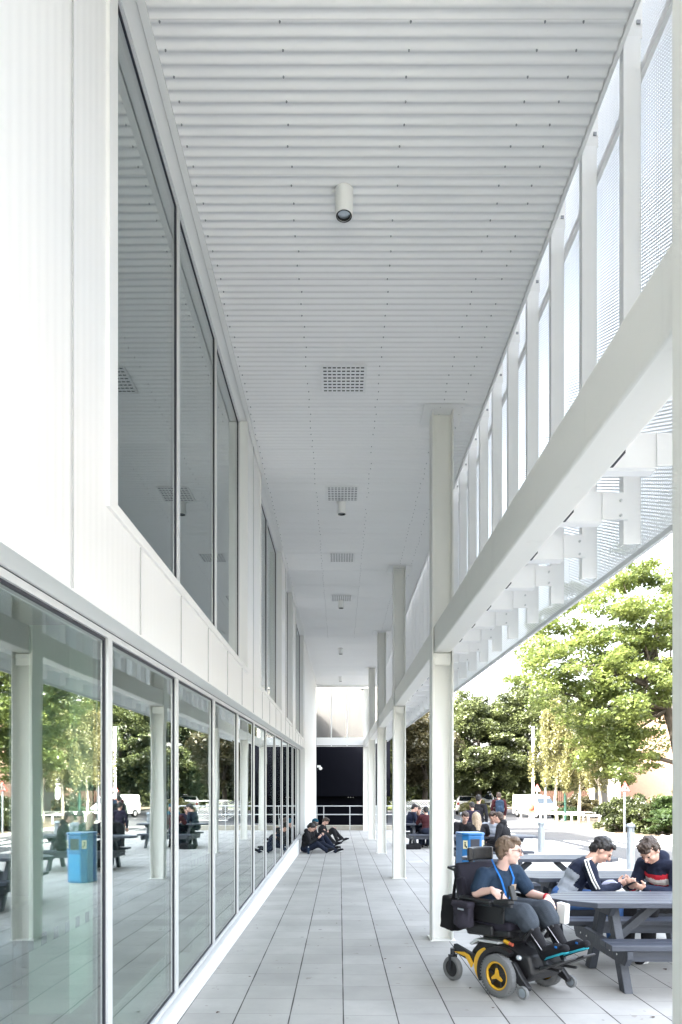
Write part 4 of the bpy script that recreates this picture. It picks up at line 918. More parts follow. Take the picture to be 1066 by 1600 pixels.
# ------------------------------------------------------------------ powered wheelchair (x forward, y to its left)
WL = (1.51, 5.65); WR = math.atan2(-.83, .56)
T = thing('powered_wheelchair', 'black powered wheelchair with yellow trim and grey tyres, occupied, on the paving', 'wheelchair', (*WL, gz(WL[1])), WR)
def wheel(x, y, r, wd_, lab='drive_wheel', big=True):
    q = MB(); hw = wd_ / 2
    q.lathe([(r * .68, -hw * .8), (r * .90, -hw), (r * .985, -hw * .6), (r, 0), (r * .985, hw * .6), (r * .90, hw), (r * .68, hw * .8), (r * .68, -hw * .8)], (x, y, r), (0, 1, 0), n=48)
    if big:
        for i in range(40):
            for sx in (-1, 1):
                a = 2 * math.pi * (i + .25 * sx) / 40; F = frame((0, 1, 0)); c = V((x, y + sx * hw * .5, r)) + F @ V((math.cos(a), math.sin(a), 0)) * r * .985
                rad = (F @ V((math.cos(a), math.sin(a), 0))); tg = V((0, 1, 0)).cross(rad); q.obox(c, (.006, hw * .7, .014), Matrix((rad, V((0, 1, 0)), tg)).transposed())
    w_ = q.build(lab, 'grey', T)
    sgn = -1 if y < 0 else 1; out = V((0, sgn, 0))
    if big:
        q = MB(); q.lathe([(r * .68, 0), (r * .68, hw * .62), (r * .60, hw * .72), (r * .57, hw * .5), (r * .57, 0)], (x, y, r), out, n=48); q.build('hub_ring', 'yellow', w_)
        q = MB(); q.lathe([(0, hw * .30), (r * .57, hw * .22), (r * .57, 0)], (x, y, r), out, n=32)
        for i in range(5):
            a = i * 2 * math.pi / 5 + .3; c = V((x, y + sgn * hw * .35, r)) + V((math.cos(a), 0, math.sin(a))) * r * .36
            q.obox(c, (r * .38, .012, .02), Matrix((V((math.cos(a), 0, math.sin(a))), V((0, 1, 0)), V((-math.sin(a), 0, math.cos(a))))).transposed())
        q.build('hub', 'dark', w_)
        q = MB()
        for i in range(3):
            a = math.pi / 2 + i * 2 * math.pi / 3; d = V((math.cos(a), 0, math.sin(a))); p = V((-math.sin(a), 0, math.cos(a))); c = V((x, y + sgn * (hw * .5), r))
            pts = [c - p * r * .13, c + p * r * .13, c + d * r * .36 + p * r * .045, c + d * r * .36 - p * r * .045]
            q.add([v - out * .006 for v in pts] + [v + out * .006 for v in pts], [(0, 1, 2, 3), (7, 6, 5, 4), (0, 4, 5, 1), (1, 5, 6, 2), (2, 6, 7, 3), (3, 7, 4, 0)])
        q.build('hub_badge', 'yellow', w_)
    else:
        q = MB(); q.lathe([(0, hw * .9), (r * .35, hw * 1.0), (r * .68, hw * .6)], (x, y, r), out, n=20); q.lathe([(0, -hw * .9), (r * .35, -hw), (r * .68, -hw * .6)], (x, y, r), out, n=20); q.build('hub', 'dark' if r > .08 else 'steel', w_)
    return w_
for s in (-1, 1): wheel(0, s * .28, .172, .075)
for s in (-1, 1): wheel(-.56, s * .25, .105, .055, 'caster_wheel', False)
for s in (-1, 1):
    w_ = wheel(.26, s * .29, .052, .034, 'front_caster', False); w_.location.z = .045
q = MB()                                         # chassis shell
q.prism([(-.36, .16), (.20, .14), (.28, .22), (.24, .36), (.05, .41), (-.30, .39), (-.40, .28)], (0, .20, 0), (1, 0, 0), (0, 0, 1), .40)
q.build('chassis', 'dark', T, bevel=.03, seg=3)
q = MB(); q.prism([(-.38, .355), (-.30, .41), (-.05, .425), (-.05, .405), (-.28, .39), (-.35, .345)], (0, .235, 0), (1, 0, 0), (0, 0, 1), .47); q.build('chassis_rim', 'rail', T, bevel=.004)
for s in (-1, 1):
    ring = []
    q = MB(); a0, a1 = R(62), R(205); n_ = 14
    outer = [(math.cos(a0 + (a1 - a0) * i / n_) * .245, .172 + math.sin(a0 + (a1 - a0) * i / n_) * .225) for i in range(n_ + 1)]
    inner = [(math.cos(a0 + (a1 - a0) * i / n_) * .195, .172 + math.sin(a0 + (a1 - a0) * i / n_) * .185) for i in range(n_, -1, -1)]
    q.prism(outer + inner, (0, s * .25 + .03, 0), (1, 0, 0), (0, 0, 1), .06); q.build('mudguard', 'dark', T, bevel=.006)
    q = MB(); a0, a1 = R(118), R(222)            # yellow arc
    outer = [(-.10 + math.cos(a0 + (a1 - a0) * i / n_) * .20, .20 + math.sin(a0 + (a1 - a0) * i / n_) * .175) for i in range(n_ + 1)]
    inner = [(-.085 + math.cos(a0 + (a1 - a0) * i / n_) * .145, .20 + math.sin(a0 + (a1 - a0) * i / n_) * .15) for i in range(n_, -1, -1)]
    q.prism(outer + inner, (0, s * .247 + .012, 0), (1, 0, 0), (0, 0, 1), .024); q.build('trim_arc', 'yellow', T, bevel=.005)
    q = MB(); q.bar((-.30, s * .225, .23), (-.56, s * .225, .285), .04, .07); q.cyl((-.56, s * .25, .28), (-.56, s * .25, .20), .022)
    q.obox((-.56, s * (.25 + .036), .155), (.03, .008, .14)); q.obox((-.56, s * (.25 - .036), .155), (.03, .008, .14)); q.obox((-.56, s * .25, .222), (.04, .082, .012)); q.build('caster_fork', 'charcoal', T, bevel=.006)
    q = MB(); q.prism([(-.54, .255), (-.40, .24), (-.33, .16), (-.31, .20), (-.36, .26), (-.42, .275)], (0, s * .252 + .008, 0), (1, 0, 0), (0, 0, 1), .016); q.build('fork_trim', 'yellow', T, bevel=.003)
    q = MB(); q.prism([(.06, .20), (.20, .13), (.28, .10), (.29, .135), (.22, .20), (.14, .30), (.06, .30)], (0, s * .27 + .025 - s * .03, 0), (1, 0, 0), (0, 0, 1), .05); q.build('caster_arm', 'dark', T, bevel=.01)
    q = MB(); q.ell((.15, s * .212, .335), (.028, .022, .022)); q.build('lamp', 'lens', T)
q = MB(); q.obox((-.17, 0, .425), (.26, .30, .05)); q.cyl((-.2, -.1, .40), (-.2, -.1, .52), .05); q.cyl((-.2, .1, .40), (-.2, .1, .52), .05)
q.bar((-.28, -.12, .40), (.02, -.12, .47), .05, .05); q.build('seat_post', 'dark', T, bevel=.01)
q = MB(); q.cyl((-.02, -.19, .435), (.03, -.19, .425), .016); q.build('actuator_collar', 'yellow', T)
q = MB(); q.cyl((.031, -.19, .425), (.07, -.19, .417), .013); q.build('actuator_rod', 'orange', T)
q = MB(); q.obox((-.18, 0, .478), (.48, .46, .055), Matrix.Rotation(R(-6), 3, 'Y')); q.obox((-.24, -.245, .505), (.30, .05, .09)); q.obox((-.24, .245, .505), (.30, .05, .09)); q.build('seat_frame', 'dark', T, bevel=.02)
q = MB(); q.obox((-.18, 0, .535), (.50, .48, .075), Matrix.Rotation(R(-6), 3, 'Y')); q.build('seat_cushion', 'seat', T, bevel=.03, seg=3)
bk = Matrix.Rotation(R(-12), 3, 'Y')
q = MB(); q.obox((-.50, 0, .79), (.07, .45, .48), bk)
for s in (-1, 1): q.obox((-.47, s * .21, .74), (.10, .06, .34), bk)
q.build('backrest', 'seat', T, bevel=.028, seg=3)
q = MB(); q.obox((-.55, 0, .76), (.03, .40, .44), bk); q.bar((-.55, 0, .9), (-.60, 0, 1.06), .04, .02); q.bar((-.60, 0, 1.06), (-.52, 0, 1.10), .03, .03); q.tube([V((-.58, -.19, .95)), V((-.68, -.19, .97)), V((-.72, -.15, .97)), V((-.72, .15, .97)), V((-.68, .19, .97)), V((-.58, .19, .95))], .012); q.build('back_frame', 'dark', T, bevel=.004)
q = MB()
for i in range(13):
    am = -1.0 + 2.0 * i / 12; q.obox((-.40 - .135 * math.cos(am), .15 * math.sin(am), 1.10), (.045, .040, .115), rotz(-am))
hd = blob('headrest', q, .008, 'dark', T, 5)
for s in (-1, 1):
    q = MB(); q.obox((-.26, s * .265, .745), (.36, .075, .035)); q.build('armrest', 'dark', T, bevel=.014, seg=3)
    q = MB(); q.bar((-.46, s * .265, .70), (-.10, s * .265, .72), .03, .02); q.bar((-.44, s * .265, .52), (-.46, s * .265, .73), .035, .03); q.build('arm_support', 'charcoal', T, bevel=.004)
    q = MB(); q.obox((-.16, s * .225, .64), (.34, .018, .15)); q.build('side_guard', 'dark', T, bevel=.01)
q = MB(); q.obox((.03, -.255, .765), (.17, .07, .045), Matrix.Rotation(R(-8), 3, 'Y')); js = q.build('joystick_box', 'dark', T, bevel=.012)
q = MB(); q.cyl((.01, -.255, .785), (.015, -.255, .83), .007); q.ell((.015, -.255, .838), (.016, .016, .012)); q.build('joystick', 'black', js)
q = MB(); q.obox((.115, -.245, .845), (.022, .085, .12), Matrix.Rotation(R(-18), 3, 'Y') @ rotz(.3)); q.build('control_screen', 'black', js, bevel=.006)
q = MB(); q.obox((.06, -.258, .742), (.12, .03, .02)); q.obox((.11, -.27, .79), (.015, .015, .02)); q.build('bracket', 'charcoal', js)
for s in (-1, 1):                                # leg rests
    q = MB(); q.bar((.06, s * .10, .47), (.16, s * .10, .56), .03, .035); q.bar((.16, s * .11, .56), (.34, s * .11, .30), .028, .034); q.build('leg_support', 'charcoal', T, bevel=.004)
    q = MB(); q.obox((.205, s * .125, .52), (.03, .11, .14), Matrix.Rotation(R(35), 3, 'Y')); q.build('calf_pad', 'dark', T, bevel=.012)
    q = MB(); q.obox((.445, s * .115, .335), (.27, .15, .018), Matrix.Rotation(R(-27), 3, 'Y')); q.build('foot_plate', 'dark', T, bevel=.008)
q = MB(); q.bar((.20, 0, .30), (.30, 0, .26), .05, .05); q.bar((.30, -.14, .27), (.30, .14, .27), .03, .03, up=(0, 0, 1)); q.bar((.16, 0, .34), (.06, 0, .40), .09, .06)
q.bar((.30, .08, .27), (.46, .10, .28), .025, .02); q.bar((.30, -.08, .27), (.46, -.10, .28), .025, .02); q.build('footrest_hanger', 'dark', T, bevel=.006)
cb = MB()
for i, (a, b, s) in enumerate([((-.3, -.2, .52), (.0, -.23, .70), .05), ((-.34, -.1, .45), (-.1, -.2, .40), .04), ((-.05, -.22, .66), (.05, -.25, .75), .03), ((.05, .0, .42), (.25, .03, .33), .05), ((-.5, .05, .5), (-.35, .1, .40), .06)]):
    a = V(a); b = V(b); cb.tube([a, a.lerp(b, .3) - V((0, 0, s)), a.lerp(b, .7) - V((0, 0, s)), b], .006, n=6)
cb.build('cables', 'black', T)

def in_chair(x, y, z): return V((WL[0], WL[1], gz(WL[1]))) + rotz(WR) @ V((x, y, z))
# bags hung on the chair
q = MB(); q.obox((0, 0, 0), (.17, .34, .30), Matrix.Rotation(R(6), 3, 'Y')); q.ell((-.06, 0, -.04), (.09, .16, .13)); q.ell((0, .03, .1), (.08, .14, .08))
bg_ = blob('bag', q, .014, 'bagc', None, 6, .008, 9); bg_.location = in_chair(-.70, -.02, .56); bg_.rotation_euler.z = WR
tag(bg_, 'large slack black bag hung behind the wheelchair backrest', 'bag')
q = MB(); q.tube([V((.06, -.15, .12)), V((.10, -.17, .25)), V((.14, -.17, .40))], .014); q.tube([V((.06, .15, .12)), V((.10, .17, .25)), V((.14, .17, .40))], .014); q.build('strap', 'bagc', bg_)
q = MB(); q.obox((0, 0, 0), (.19, .07, .20)); q.ell((0, -.02, -.05), (.09, .05, .07)); q.obox((0, -.01, .09), (.21, .09, .04))
pc = blob('pouch', q, .009, 'pouch', None, 4, .008, 14); pc.location = in_chair(-.36, -.315, .615); pc.rotation_euler.z = WR
tag(pc, 'dark grey zipped pouch hanging under the wheelchair armrest', 'pouch')
q = MB(); q.obox((.02, -.055, .05), (.07, .004, .014)); q.build('badge', 'greyc', pc)

# ------------------------------------------------------------------ people
def person(lab, loc, rz, J, st, vox=.012, group=None):
    """J: joints in local coords (x forward, y left, z up). st: look."""
    S = {k_: V(v) for k_, v in J.items() if isinstance(v, (tuple, list, Vector))}
    b = st.get('bulk', 1.0); pel, chest, neck, head = S['pel'], S['chest'], S['neck'], S['head']
    hy, hp = R(J.get('hyaw', 0)), R(J.get('hpitch', 0))
    H = Matrix.Rotation(hy, 3, 'Z') @ Matrix.Rotation(hp, 3, 'Y')
    side = (S['shL'] - S['shR']).normalized(); up = (neck - pel).normalized(); fwd = side.cross(up).normalized(); up = fwd.cross(side)
    TR = Matrix((fwd, side, up)).transposed(); k = J.get('scale', 1.0)
    mid = pel.lerp(chest, .5)
    def torso(q, e):
        q.ell(pel + up * .02, (.115 * b + e, .165 * b + e, .12 + e), TR); q.ell(mid, (.105 * b + e, .145 * b + e, .13 + e), TR)
        q.ell(chest, (.115 * b + e, .16 * b + e, .15 + e), TR); q.ell(chest.lerp(neck, .55), (.075 * b + e, .125 * b + e, .08 + e), TR)
        q.cap(S['shR'], S['shL'], .052 * b + e)
    def arm(q, s, r, e, short=False):
        sh, el_, wr = S['sh' + s], S['el' + s], S['wr' + s]
        if short: q.cap(sh, sh.lerp(el_, .72), .055 * b + e, .052 * b + e)
        else: q.cap(sh, el_, .050 * b + e, .039 * b + e); q.cap(el_, wr, .039 * b + e, .026 + e)
    q = MB(); torso(q, -.012)
    q.cap(chest.lerp(neck, .6), head - H @ V((.02, 0, .05)), .056, .050)
    hd_ = lambda x, y, z: head + H @ V((x, y, z))
    q.ell(hd_(-.012, 0, .028), (.094, .074, .088), H); q.ell(hd_(.022, 0, -.035), (.066, .060, .080), H); q.ell(hd_(.052, 0, -.088), (.028, .030, .024), H)
    q.cap(hd_(.086, 0, .012), hd_(.106, 0, -.024), .010, .0155); q.ell(hd_(.078, 0, .026), (.016, .05, .014), H); q.ell(hd_(.082, 0, -.058), (.012, .024, .010), H)
    for s in (-1, 1): q.ell(hd_(-.005, s * .077, -.002), (.017, .011, .032), H); q.ell(hd_(.052, s * .036, -.03), (.03, .024, .03), H)
    for s in ('R', 'L'):
        arm(q, s, 0, -.006 if st.get('sleeve') == 'long' else 0)
        wr = S['wr' + s]; el_ = S['el' + s]; d = (S.get('hd' + s) or (wr - el_)).normalized(); n_ = S.get('pn' + s) or V((0, 0, -1))
        n_ = (n_ - d * n_.dot(d)).normalized(); sd_ = n_.cross(d); sg = 1 if s == 'L' else -1
        Hm = Matrix((d, sd_, n_)).transposed(); cu = J.get('curl' + s, .5)
        q.ell(wr + d * .045, (.052, .041, .018), Hm); q.cap(wr - d * .01, wr + d * .03, .025, .024)
        fr = .0088 if vox < .009 else .0105
        for i in range(4):
            L = (.036, .042, .039, .031)[i]; p0 = wr + d * (.082 - .004 * abs(i - 1.3)) + sd_ * (i - 1.5) * .0205 * sg * -1
            a1 = cu * .55 + .05 * i; d1 = (d * math.cos(a1) + n_ * math.sin(a1)).normalized(); a2 = a1 + cu * 1.1; d2 = (d * math.cos(a2) + n_ * math.sin(a2)).normalized(); a3 = a2 + cu * .8; d3 = (d * math.cos(a3) + n_ * math.sin(a3)).normalized()
            sp = sd_ * (i - 1.5) * -.08 * sg
            p1 = p0 + (d1 + sp).normalized() * L; p2 = p1 + (d2 + sp * .5).normalized() * L * .72; p3 = p2 + d3 * L * .55
            q.cap(p0 - d * .02, p1, fr * 1.06, fr); q.cap(p1, p2, fr, fr * .92); q.cap(p2, p3, fr * .92, fr * .82)
        t0 = wr + d * .022 + sd_ * .028 * sg; t1 = t0 + (d * .55 + sd_ * .75 * sg + n_ * .35).normalized() * .038; t2 = t1 + (d * .85 + sd_ * .25 * sg + n_ * .4).normalized() * .032
        q.cap(t0, t1, .0135, .0115); q.cap(t1, t2, .0115, .0095)
    legr = {'R': None, 'L': None}
    for s in ('R', 'L'):
        hp_, kn, an, to = S['hip' + s], S['kn' + s], S['an' + s], S['to' + s]; e = -.008
        q.cap(hp_, kn, .082 * b + e, .055 * b + e); q.cap(kn, kn.lerp(an, .35), .052 * b + e, .052 + e); q.cap(kn.lerp(an, .35), an, .052 + e, .036 + e); q.cap(an, an.lerp(to, .6), .032, .024)
    body = blob('person', q, vox, st.get('skin', 'skin'), None, 2 if vox < .009 else 2)
    body.location = loc; body.rotation_euler.z = rz; body.scale = (k, k, k); tag(body, lab, 'person', group)
    for s in (-1, 1):
        e_ = MB(); e_.ell(hd_(.083, s * .031, .004), (.006, .012, .007), H, n=8); e_.build('eye', 'eye', body)
    e_ = MB(); e_.ell(hd_(.0925, 0, -.060), (.006, .021, .0055), H, n=8); e_.build('mouth', 'lip', body)
    # clothes
    e = st.get('ease', .014); q = MB(); torso(q, e - .004); sl = st.get('sleeve', 'long')
    for s in ('R', 'L'): arm(q, s, 0, e, sl == 'short')
    if st.get('hood'): q.ell(neck + up * .015 - fwd * .055, (.075, .10, .065), TR); q.ell(neck - fwd * .02, (.085, .095, .045), TR)
    sh_ = blob(st.get('top_name', 'shirt'), q, max(vox, .009), st['top'], body, 3, .007, 11)
    lg = st.get('legs', 'long'); e2 = .014; q = MB(); q.ell(pel, (.125 * b + .008, .17 * b + .008, .115), TR)
    for s in ('R', 'L'):
        hp_, kn, an = S['hip' + s], S['kn' + s], S['an' + s]
        if lg == 'long': q.cap(hp_, kn, .084 * b + e2 * .6, .060 * b + e2); q.cap(kn, an.lerp(kn, .04), .060 * b + e2, .044 + e2)
        else: q.cap(hp_, kn, .092 * b + e2, .070 * b + e2 * 1.2); q.cap(kn, kn.lerp(an, .22), .071 * b + e2 * 1.2, .072 * b + e2)
    blob('shorts' if lg == 'short' else 'trousers', q, max(vox, .009), st['bottom'], body, 3, .008, 9)
    for s in ('R', 'L'):
        an, to, kn = S['an' + s], S['to' + s], S['kn' + s]; d = (to - an).normalized(); dn = (an - kn).normalized(); dn = (dn - d * dn.dot(d)).normalized() if abs(dn.dot(d)) < .95 else V((0, 0, -1))
        heel = an - d * .045 + dn * .045; tip = to + d * .03 + dn * .018
        q = MB(); q.cap(an, an.lerp(to, .8), .046, .041); q.cap(an - d * .03 + dn * .03, tip, .036, .034); sh = blob('shoe', q, max(vox * .8, .008), st.get('shoe', 'blackc'), body, 3)
        if lg == 'short':
            q = MB(); q.cap(kn.lerp(an, .30), an, .054, .042); q.cap(an, an.lerp(to, .3), .042, .036); so_ = blob('sock', q, .009, st.get('sock', 'blackc'), body, 2)
        q = MB(); W_ = d.cross(dn); SM = Matrix((d, W_, dn)).transposed(); c = (heel + tip) / 2 + dn * .018; Lh = (tip - heel).length / 2 + .012
        n2 = 16; ring = [(Lh * math.cos(2 * math.pi * i / n2), (.040 + .006 * math.cos(2 * math.pi * i / n2)) * math.sin(2 * math.pi * i / n2)) for i in range(n2)]
        q.add([c + SM @ V((x_, y_, -.010)) for x_, y_ in ring] + [c + SM @ V((x_, y_, .006)) for x_, y_ in ring], [tuple(range(n2)), tuple(range(2 * n2 - 1, n2 - 1, -1))] + [(i, n2 + i, n2 + (i + 1) % n2, (i + 1) % n2) for i in range(n2)])
        q.build('sole', st.get('sole', 'whitec'), sh)
    # hair
    q = MB(); hk = st.get('hairk', 'short'); hc = st.get('hair', 'hair_br')
    q.ell(hd_(-.026, 0, .042), (.094, .083, .086), H); q.ell(hd_(.030, 0, .088), (.058, .062, .030), H); q.ell(hd_(-.062, 0, -.01), (.052, .070, .070), H)
    for s in (-1, 1): q.ell(hd_(-.02, s * .066, .03), (.048, .018, .04), H)
    if hk == 'fringe': q.ell(hd_(.066, .01, .070), (.032, .06, .026), H); q.ell(hd_(.03, 0, .096), (.06, .07, .03), H)
    if hk == 'long':
        q.cap(hd_(-.06, 0, .02), neck - fwd * .075 - up * .16, .078, .062)
        for s in (-1, 1): q.cap(hd_(-.03, s * .06, .02), neck + side * s * .075 - up * .10 - fwd * .04, .035, .032)
    if hk == 'beanie': q = MB(); q.ell(hd_(-.012, 0, .045), (.105, .09, .085), H); q.ell(hd_(-.05, 0, .02), (.07, .08, .06), H)
    blob('hair' if hk != 'beanie' else 'beanie', q, .009 if vox > .009 else .006, hc, body, 2, .011 if hk != 'beanie' else .003, 26, (1, 1, .45) if hk == 'long' else (1, 1, 1))
    return body, H, TR, S
def phone(lab, p, rot):
    q = MB(); q.obox((0, 0, 0), (.145, .072, .009)); o = q.build('phone', 'black', bevel=.004); o.location = p; o.rotation_euler = rot
    q = MB(); q.box(-.066, .066, -.032, .032, .0048, .0056); q.build('screen', 'carglass', o); return tag(o, lab, 'phone')
def W2(loc, rz, p, s=1): return V(loc) + rotz(rz) @ (V(p) * s)

# the wheelchair user
hj = dict(pel=(-.33, 0, .64), chest=(-.28, 0, .84), neck=(-.235, 0, 1.015), head=(-.155, .015, 1.15), hyaw=50, hpitch=4,
          shR=(-.265, -.175, .945), shL=(-.22, .175, .95), elR=(-.27, -.255, .80), wrR=(-.10, -.245, .845), elL=(-.12, .23, .775), wrL=(.085, .215, .765),
          hdR=(.85, .10, -.45), pnR=(-.35, .3, -.85), hdL=(.80, -.30, -.55), pnL=(-.4, -.2, -.9), curlR=.45, curlL=.6,
          hipR=(-.30, -.11, .63), hipL=(-.30, .11, .63), knR=(.12, -.125, .67), knL=(.12, .125, .67), anR=(.335, -.115, .405), anL=(.335, .115, .405), toR=(.49, -.125, .475), toL=(.49, .125, .475))
hl = V((WL[0], WL[1], gz(WL[1])))
hero, HH, HT, HS = person('person in dark T-shirt, grey shorts and blue lanyard seated in the wheelchair', hl, WR, hj,
    dict(top='tee', bottom='shorts', sleeve='short', legs='short', skin='skinp', hair='hair_lt', hairk='fringe', shoe='blackc', sole='solet', sock='blackc', bulk=1.06, ease=.014, top_name='t_shirt'), vox=.0062)
hd_ = lambda x, y, z: HS['head'] + HH @ V((x, y, z))
q = MB()                                         # glasses
for s in (-1, 1):
    q.tube([hd_(.099, s * .034 + .023 * math.cos(a), .004 + .017 * math.sin(a)) for a in [i * math.pi / 6 for i in range(13)]], .0022, n=5); q.tube([hd_(.097, s * .057, .008), hd_(.05, s * .076, .01), hd_(-.01, s * .084, .006)], .0022, n=5)
q.tube([hd_(.100, -.011, .006), hd_(.100, .011, .006)], .0022, n=5); q.build('glasses', 'black', hero)
q = MB(); F_ = lambda x, y, z: HS['chest'] + HT @ V((x, y, z))      # lanyard ribbon
for s in (-1, 1):
    pts = [F_(-.05, s * .055, .225), F_(.035, s * .078, .18), F_(.115, s * .068, .11), F_(.155, s * .035, .0), F_(.165, s * .004, -.12)]
    for a, b in zip(pts[:-1], pts[1:]): q.bar(a, b + (b - a).normalized() * .004, .018, .004, up=HT @ V((1, 0, .3)))
q.obox(F_(.17, 0, -.17), (.005, .055, .085), HT); q.build('lanyard', 'lany', hero)
q = MB(); q.obox(F_(.139, .06, .035), (.006, .05, .05), HT); q.build('shirt_print', 'tan', hero)
q = MB(); q.lathe([(.031, -.010), (.033, -.010), (.033, .010), (.031, .010)], HS['wrL'] - (HS['wrL'] - HS['elL']).normalized() * .012, (HS['wrL'] - HS['elL']), n=18); q.build('watch', 'redc', hero)
for s in ('R', 'L'):                             # pale stripe down each sock, blue shoe tab
    sg = -1 if s == 'R' else 1; a = HS['kn' + s].lerp(HS['an' + s], .38) + V((0, sg * .047 if s == 'R' else -.047, 0)); b = HS['an' + s] + V((0, -.045, .02))
    q = MB(); q.bar(V((a.x, HS['an' + s].y - .052, a.z)), V((b.x, HS['an' + s].y - .046, b.z)), .003, .006, up=(0, 1, 0)); q.build('sock_stripe', 'sockw', hero)
    q = MB(); q.obox(HS['an' + s] + V((.035, 0, .036)), (.03, .03, .006), Matrix.Rotation(R(-20), 3, 'Y')); q.obox(HS['to' + s] + V((-.02, -.042, .0)), (.02, .004, .014)); q.build('shoe_tab', 'lany', hero)
pb = thing('paper_bag', 'plain white paper bag standing beside the left knee of the wheelchair user', 'bag', in_chair(.20, .27, .565), WR)
q = MB(); q.prism([(-.035, 0), (.035, 0), (.045, .16), (-.045, .17)], (0, .03, 0), (1, 0, 0), (0, 0, 1), .06); q.build('bag_body', 'signwhite', pb, bevel=.004)

# seated poses
def sit(lean=.10, knee_x=.44, spread=.11, sz=.45, hp=35, hy=0, arms='phone', h=1.0, drop=0.0):
    z0 = sz + .10; J = dict(pel=(0, 0, z0), chest=(lean * .75, 0, z0 + .27 - drop * .4), neck=(lean * 1.35, 0, z0 + .44 - drop), head=(lean * 1.35 + .07 + drop * .3, 0, z0 + .565 - drop * 1.25), hyaw=hy, hpitch=hp,
         shR=(lean * 1.15, -.18, z0 + .39 - drop * .85), shL=(lean * 1.15, .18, z0 + .39 - drop * .85),
         hipR=(.02, -.09, z0 - .02), hipL=(.02, .09, z0 - .02), knR=(knee_x, -spread, z0 + .0), knL=(knee_x, spread, z0 + .0), anR=(knee_x + .02, -spread, .09), anL=(knee_x + .02, spread, .09), toR=(knee_x + .15, -spread - .02, .045), toL=(knee_x + .15, spread + .02, .045))
    sx = lean * 1.15
    if arms == 'phone': J.update(elR=(sx + .06, -.22, z0 + .15 - drop * .6), elL=(sx + .06, .22, z0 + .15 - drop * .6), wrR=(sx + .27, -.07, z0 + .16 - drop * .3), wrL=(sx + .27, .07, z0 + .16 - drop * .3),
                                 hdR=(.8, .35, .25), hdL=(.8, -.35, .25), pnR=(-.3, .5, .8), pnL=(-.3, -.5, .8), curlR=.8, curlL=.8)
    elif arms == 'table': J.update(elR=(sx + .12, -.25, z0 + .19), elL=(sx + .12, .25, z0 + .19), wrR=(sx + .33, -.10, z0 + .22), wrL=(sx + .33, .12, z0 + .22), curlR=.5, curlL=.5)
    else: J.update(elR=(sx + .04, -.24, z0 + .13), elL=(sx + .04, .24, z0 + .13), wrR=(sx + .24, -.12, z0 + .07), wrL=(sx + .24, .12, z0 + .07), curlR=.5, curlL=.5)
    J['scale'] = h; return J
# two boys with phones
b1 = (2.33, 7.10, gz(7.1)); r1 = R(-12); J1 = sit(lean=.18, hp=42, hy=-6, sz=.40, drop=.09, h=1.10)
o1, H1, T1, S1 = person('person in navy and grey jacket with white sleeve stripes, looking at a phone', b1, r1, J1,
    dict(top='navy', bottom='jeans', hair='hair_dk', hairk='short', top_name='jacket', bulk=.95), vox=.0085)
q = MB()
for off in (-.016, .010):                        # two white stripes over shoulder and down the near sleeve
    pts = [S1['neck'] + V((.0, -.06 + off * .3, .035)), S1['shR'] + V((-.03 + off, -.028, .062)), S1['shR'] + V((-.025 + off, -.072, .02)), S1['shR'].lerp(S1['elR'], .5) + V((off - .01, -.071, 0)), S1['elR'] + V((off, -.062, .03))]
    q.tube(pts, .0075, n=6)
q.build('sleeve_stripe', 'whitec', o1)
def panels(o, part, S, T, rules):               # colour blocks sewn into a garment
    m = [c for c in o.children if c.name.startswith(part)][0].data; Ti = T.transposed(); base = len(m.materials)
    for _, mt in rules: m.materials.append(M[mt])
    for f in m.polygons:
        c = Ti @ (f.center - S['chest'])
        for k_, (fn, _) in enumerate(rules):
            if fn(c): f.material_index = base + k_; break
panels(o1, 'jacket', S1, T1, [(lambda c: c.z < .02 - .9 * c.x - .2 * abs(c.y) and c.z < -.01 and c.x < .06 and abs(c.y) < .17 and not (c.z > -.12 and c.x > 0), 'greyc'), (lambda c: c.x > .07 and abs(c.y) < .105 and -.03 < c.z < .13, 'lilac')])
phone('slim black phone held by the boy in the striped jacket', W2(b1, r1, (S1['wrR'] + S1['wrL']) / 2 + V((.09, 0, .035)), 1.1), (0, R(-22), r1 + R(20)))
b2 = (3.40, 6.98, gz(7.0)); r2 = R(207); J2 = sit(lean=.16, hp=46, hy=8, sz=.40, drop=.08, h=1.10)
o2, H2, T2, S2 = person('person in navy hooded jumper with red and white chest band, using a phone', b2, r2, J2,
    dict(top='navy', bottom='blackc', hair='hair_br', hairk='fringe', hood=True, top_name='hooded_jumper', bulk=1.05), vox=.0085)
F2 = lambda x, y, z: S2['chest'] + T2 @ V((x, y, z))
panels(o2, 'hooded_jumper', S2, T2, [(lambda c: c.x > .05 and abs(c.y) < .125 and .03 < c.z < .07, 'redc'), (lambda c: c.x > .05 and abs(c.y) < .125 and -.03 < c.z <= .03, 'whitec'), (lambda c: c.x > .05 and abs(c.y) < .105 and -.045 < c.z <= -.03, 'redc')])
phone('black phone held in both hands by the boy in the hooded jumper', W2(b2, r2, (S2['wrR'] + S2['wrL']) / 2 + V((.09, 0, .04)), 1.1), (0, R(-25), r2 + R(80)))
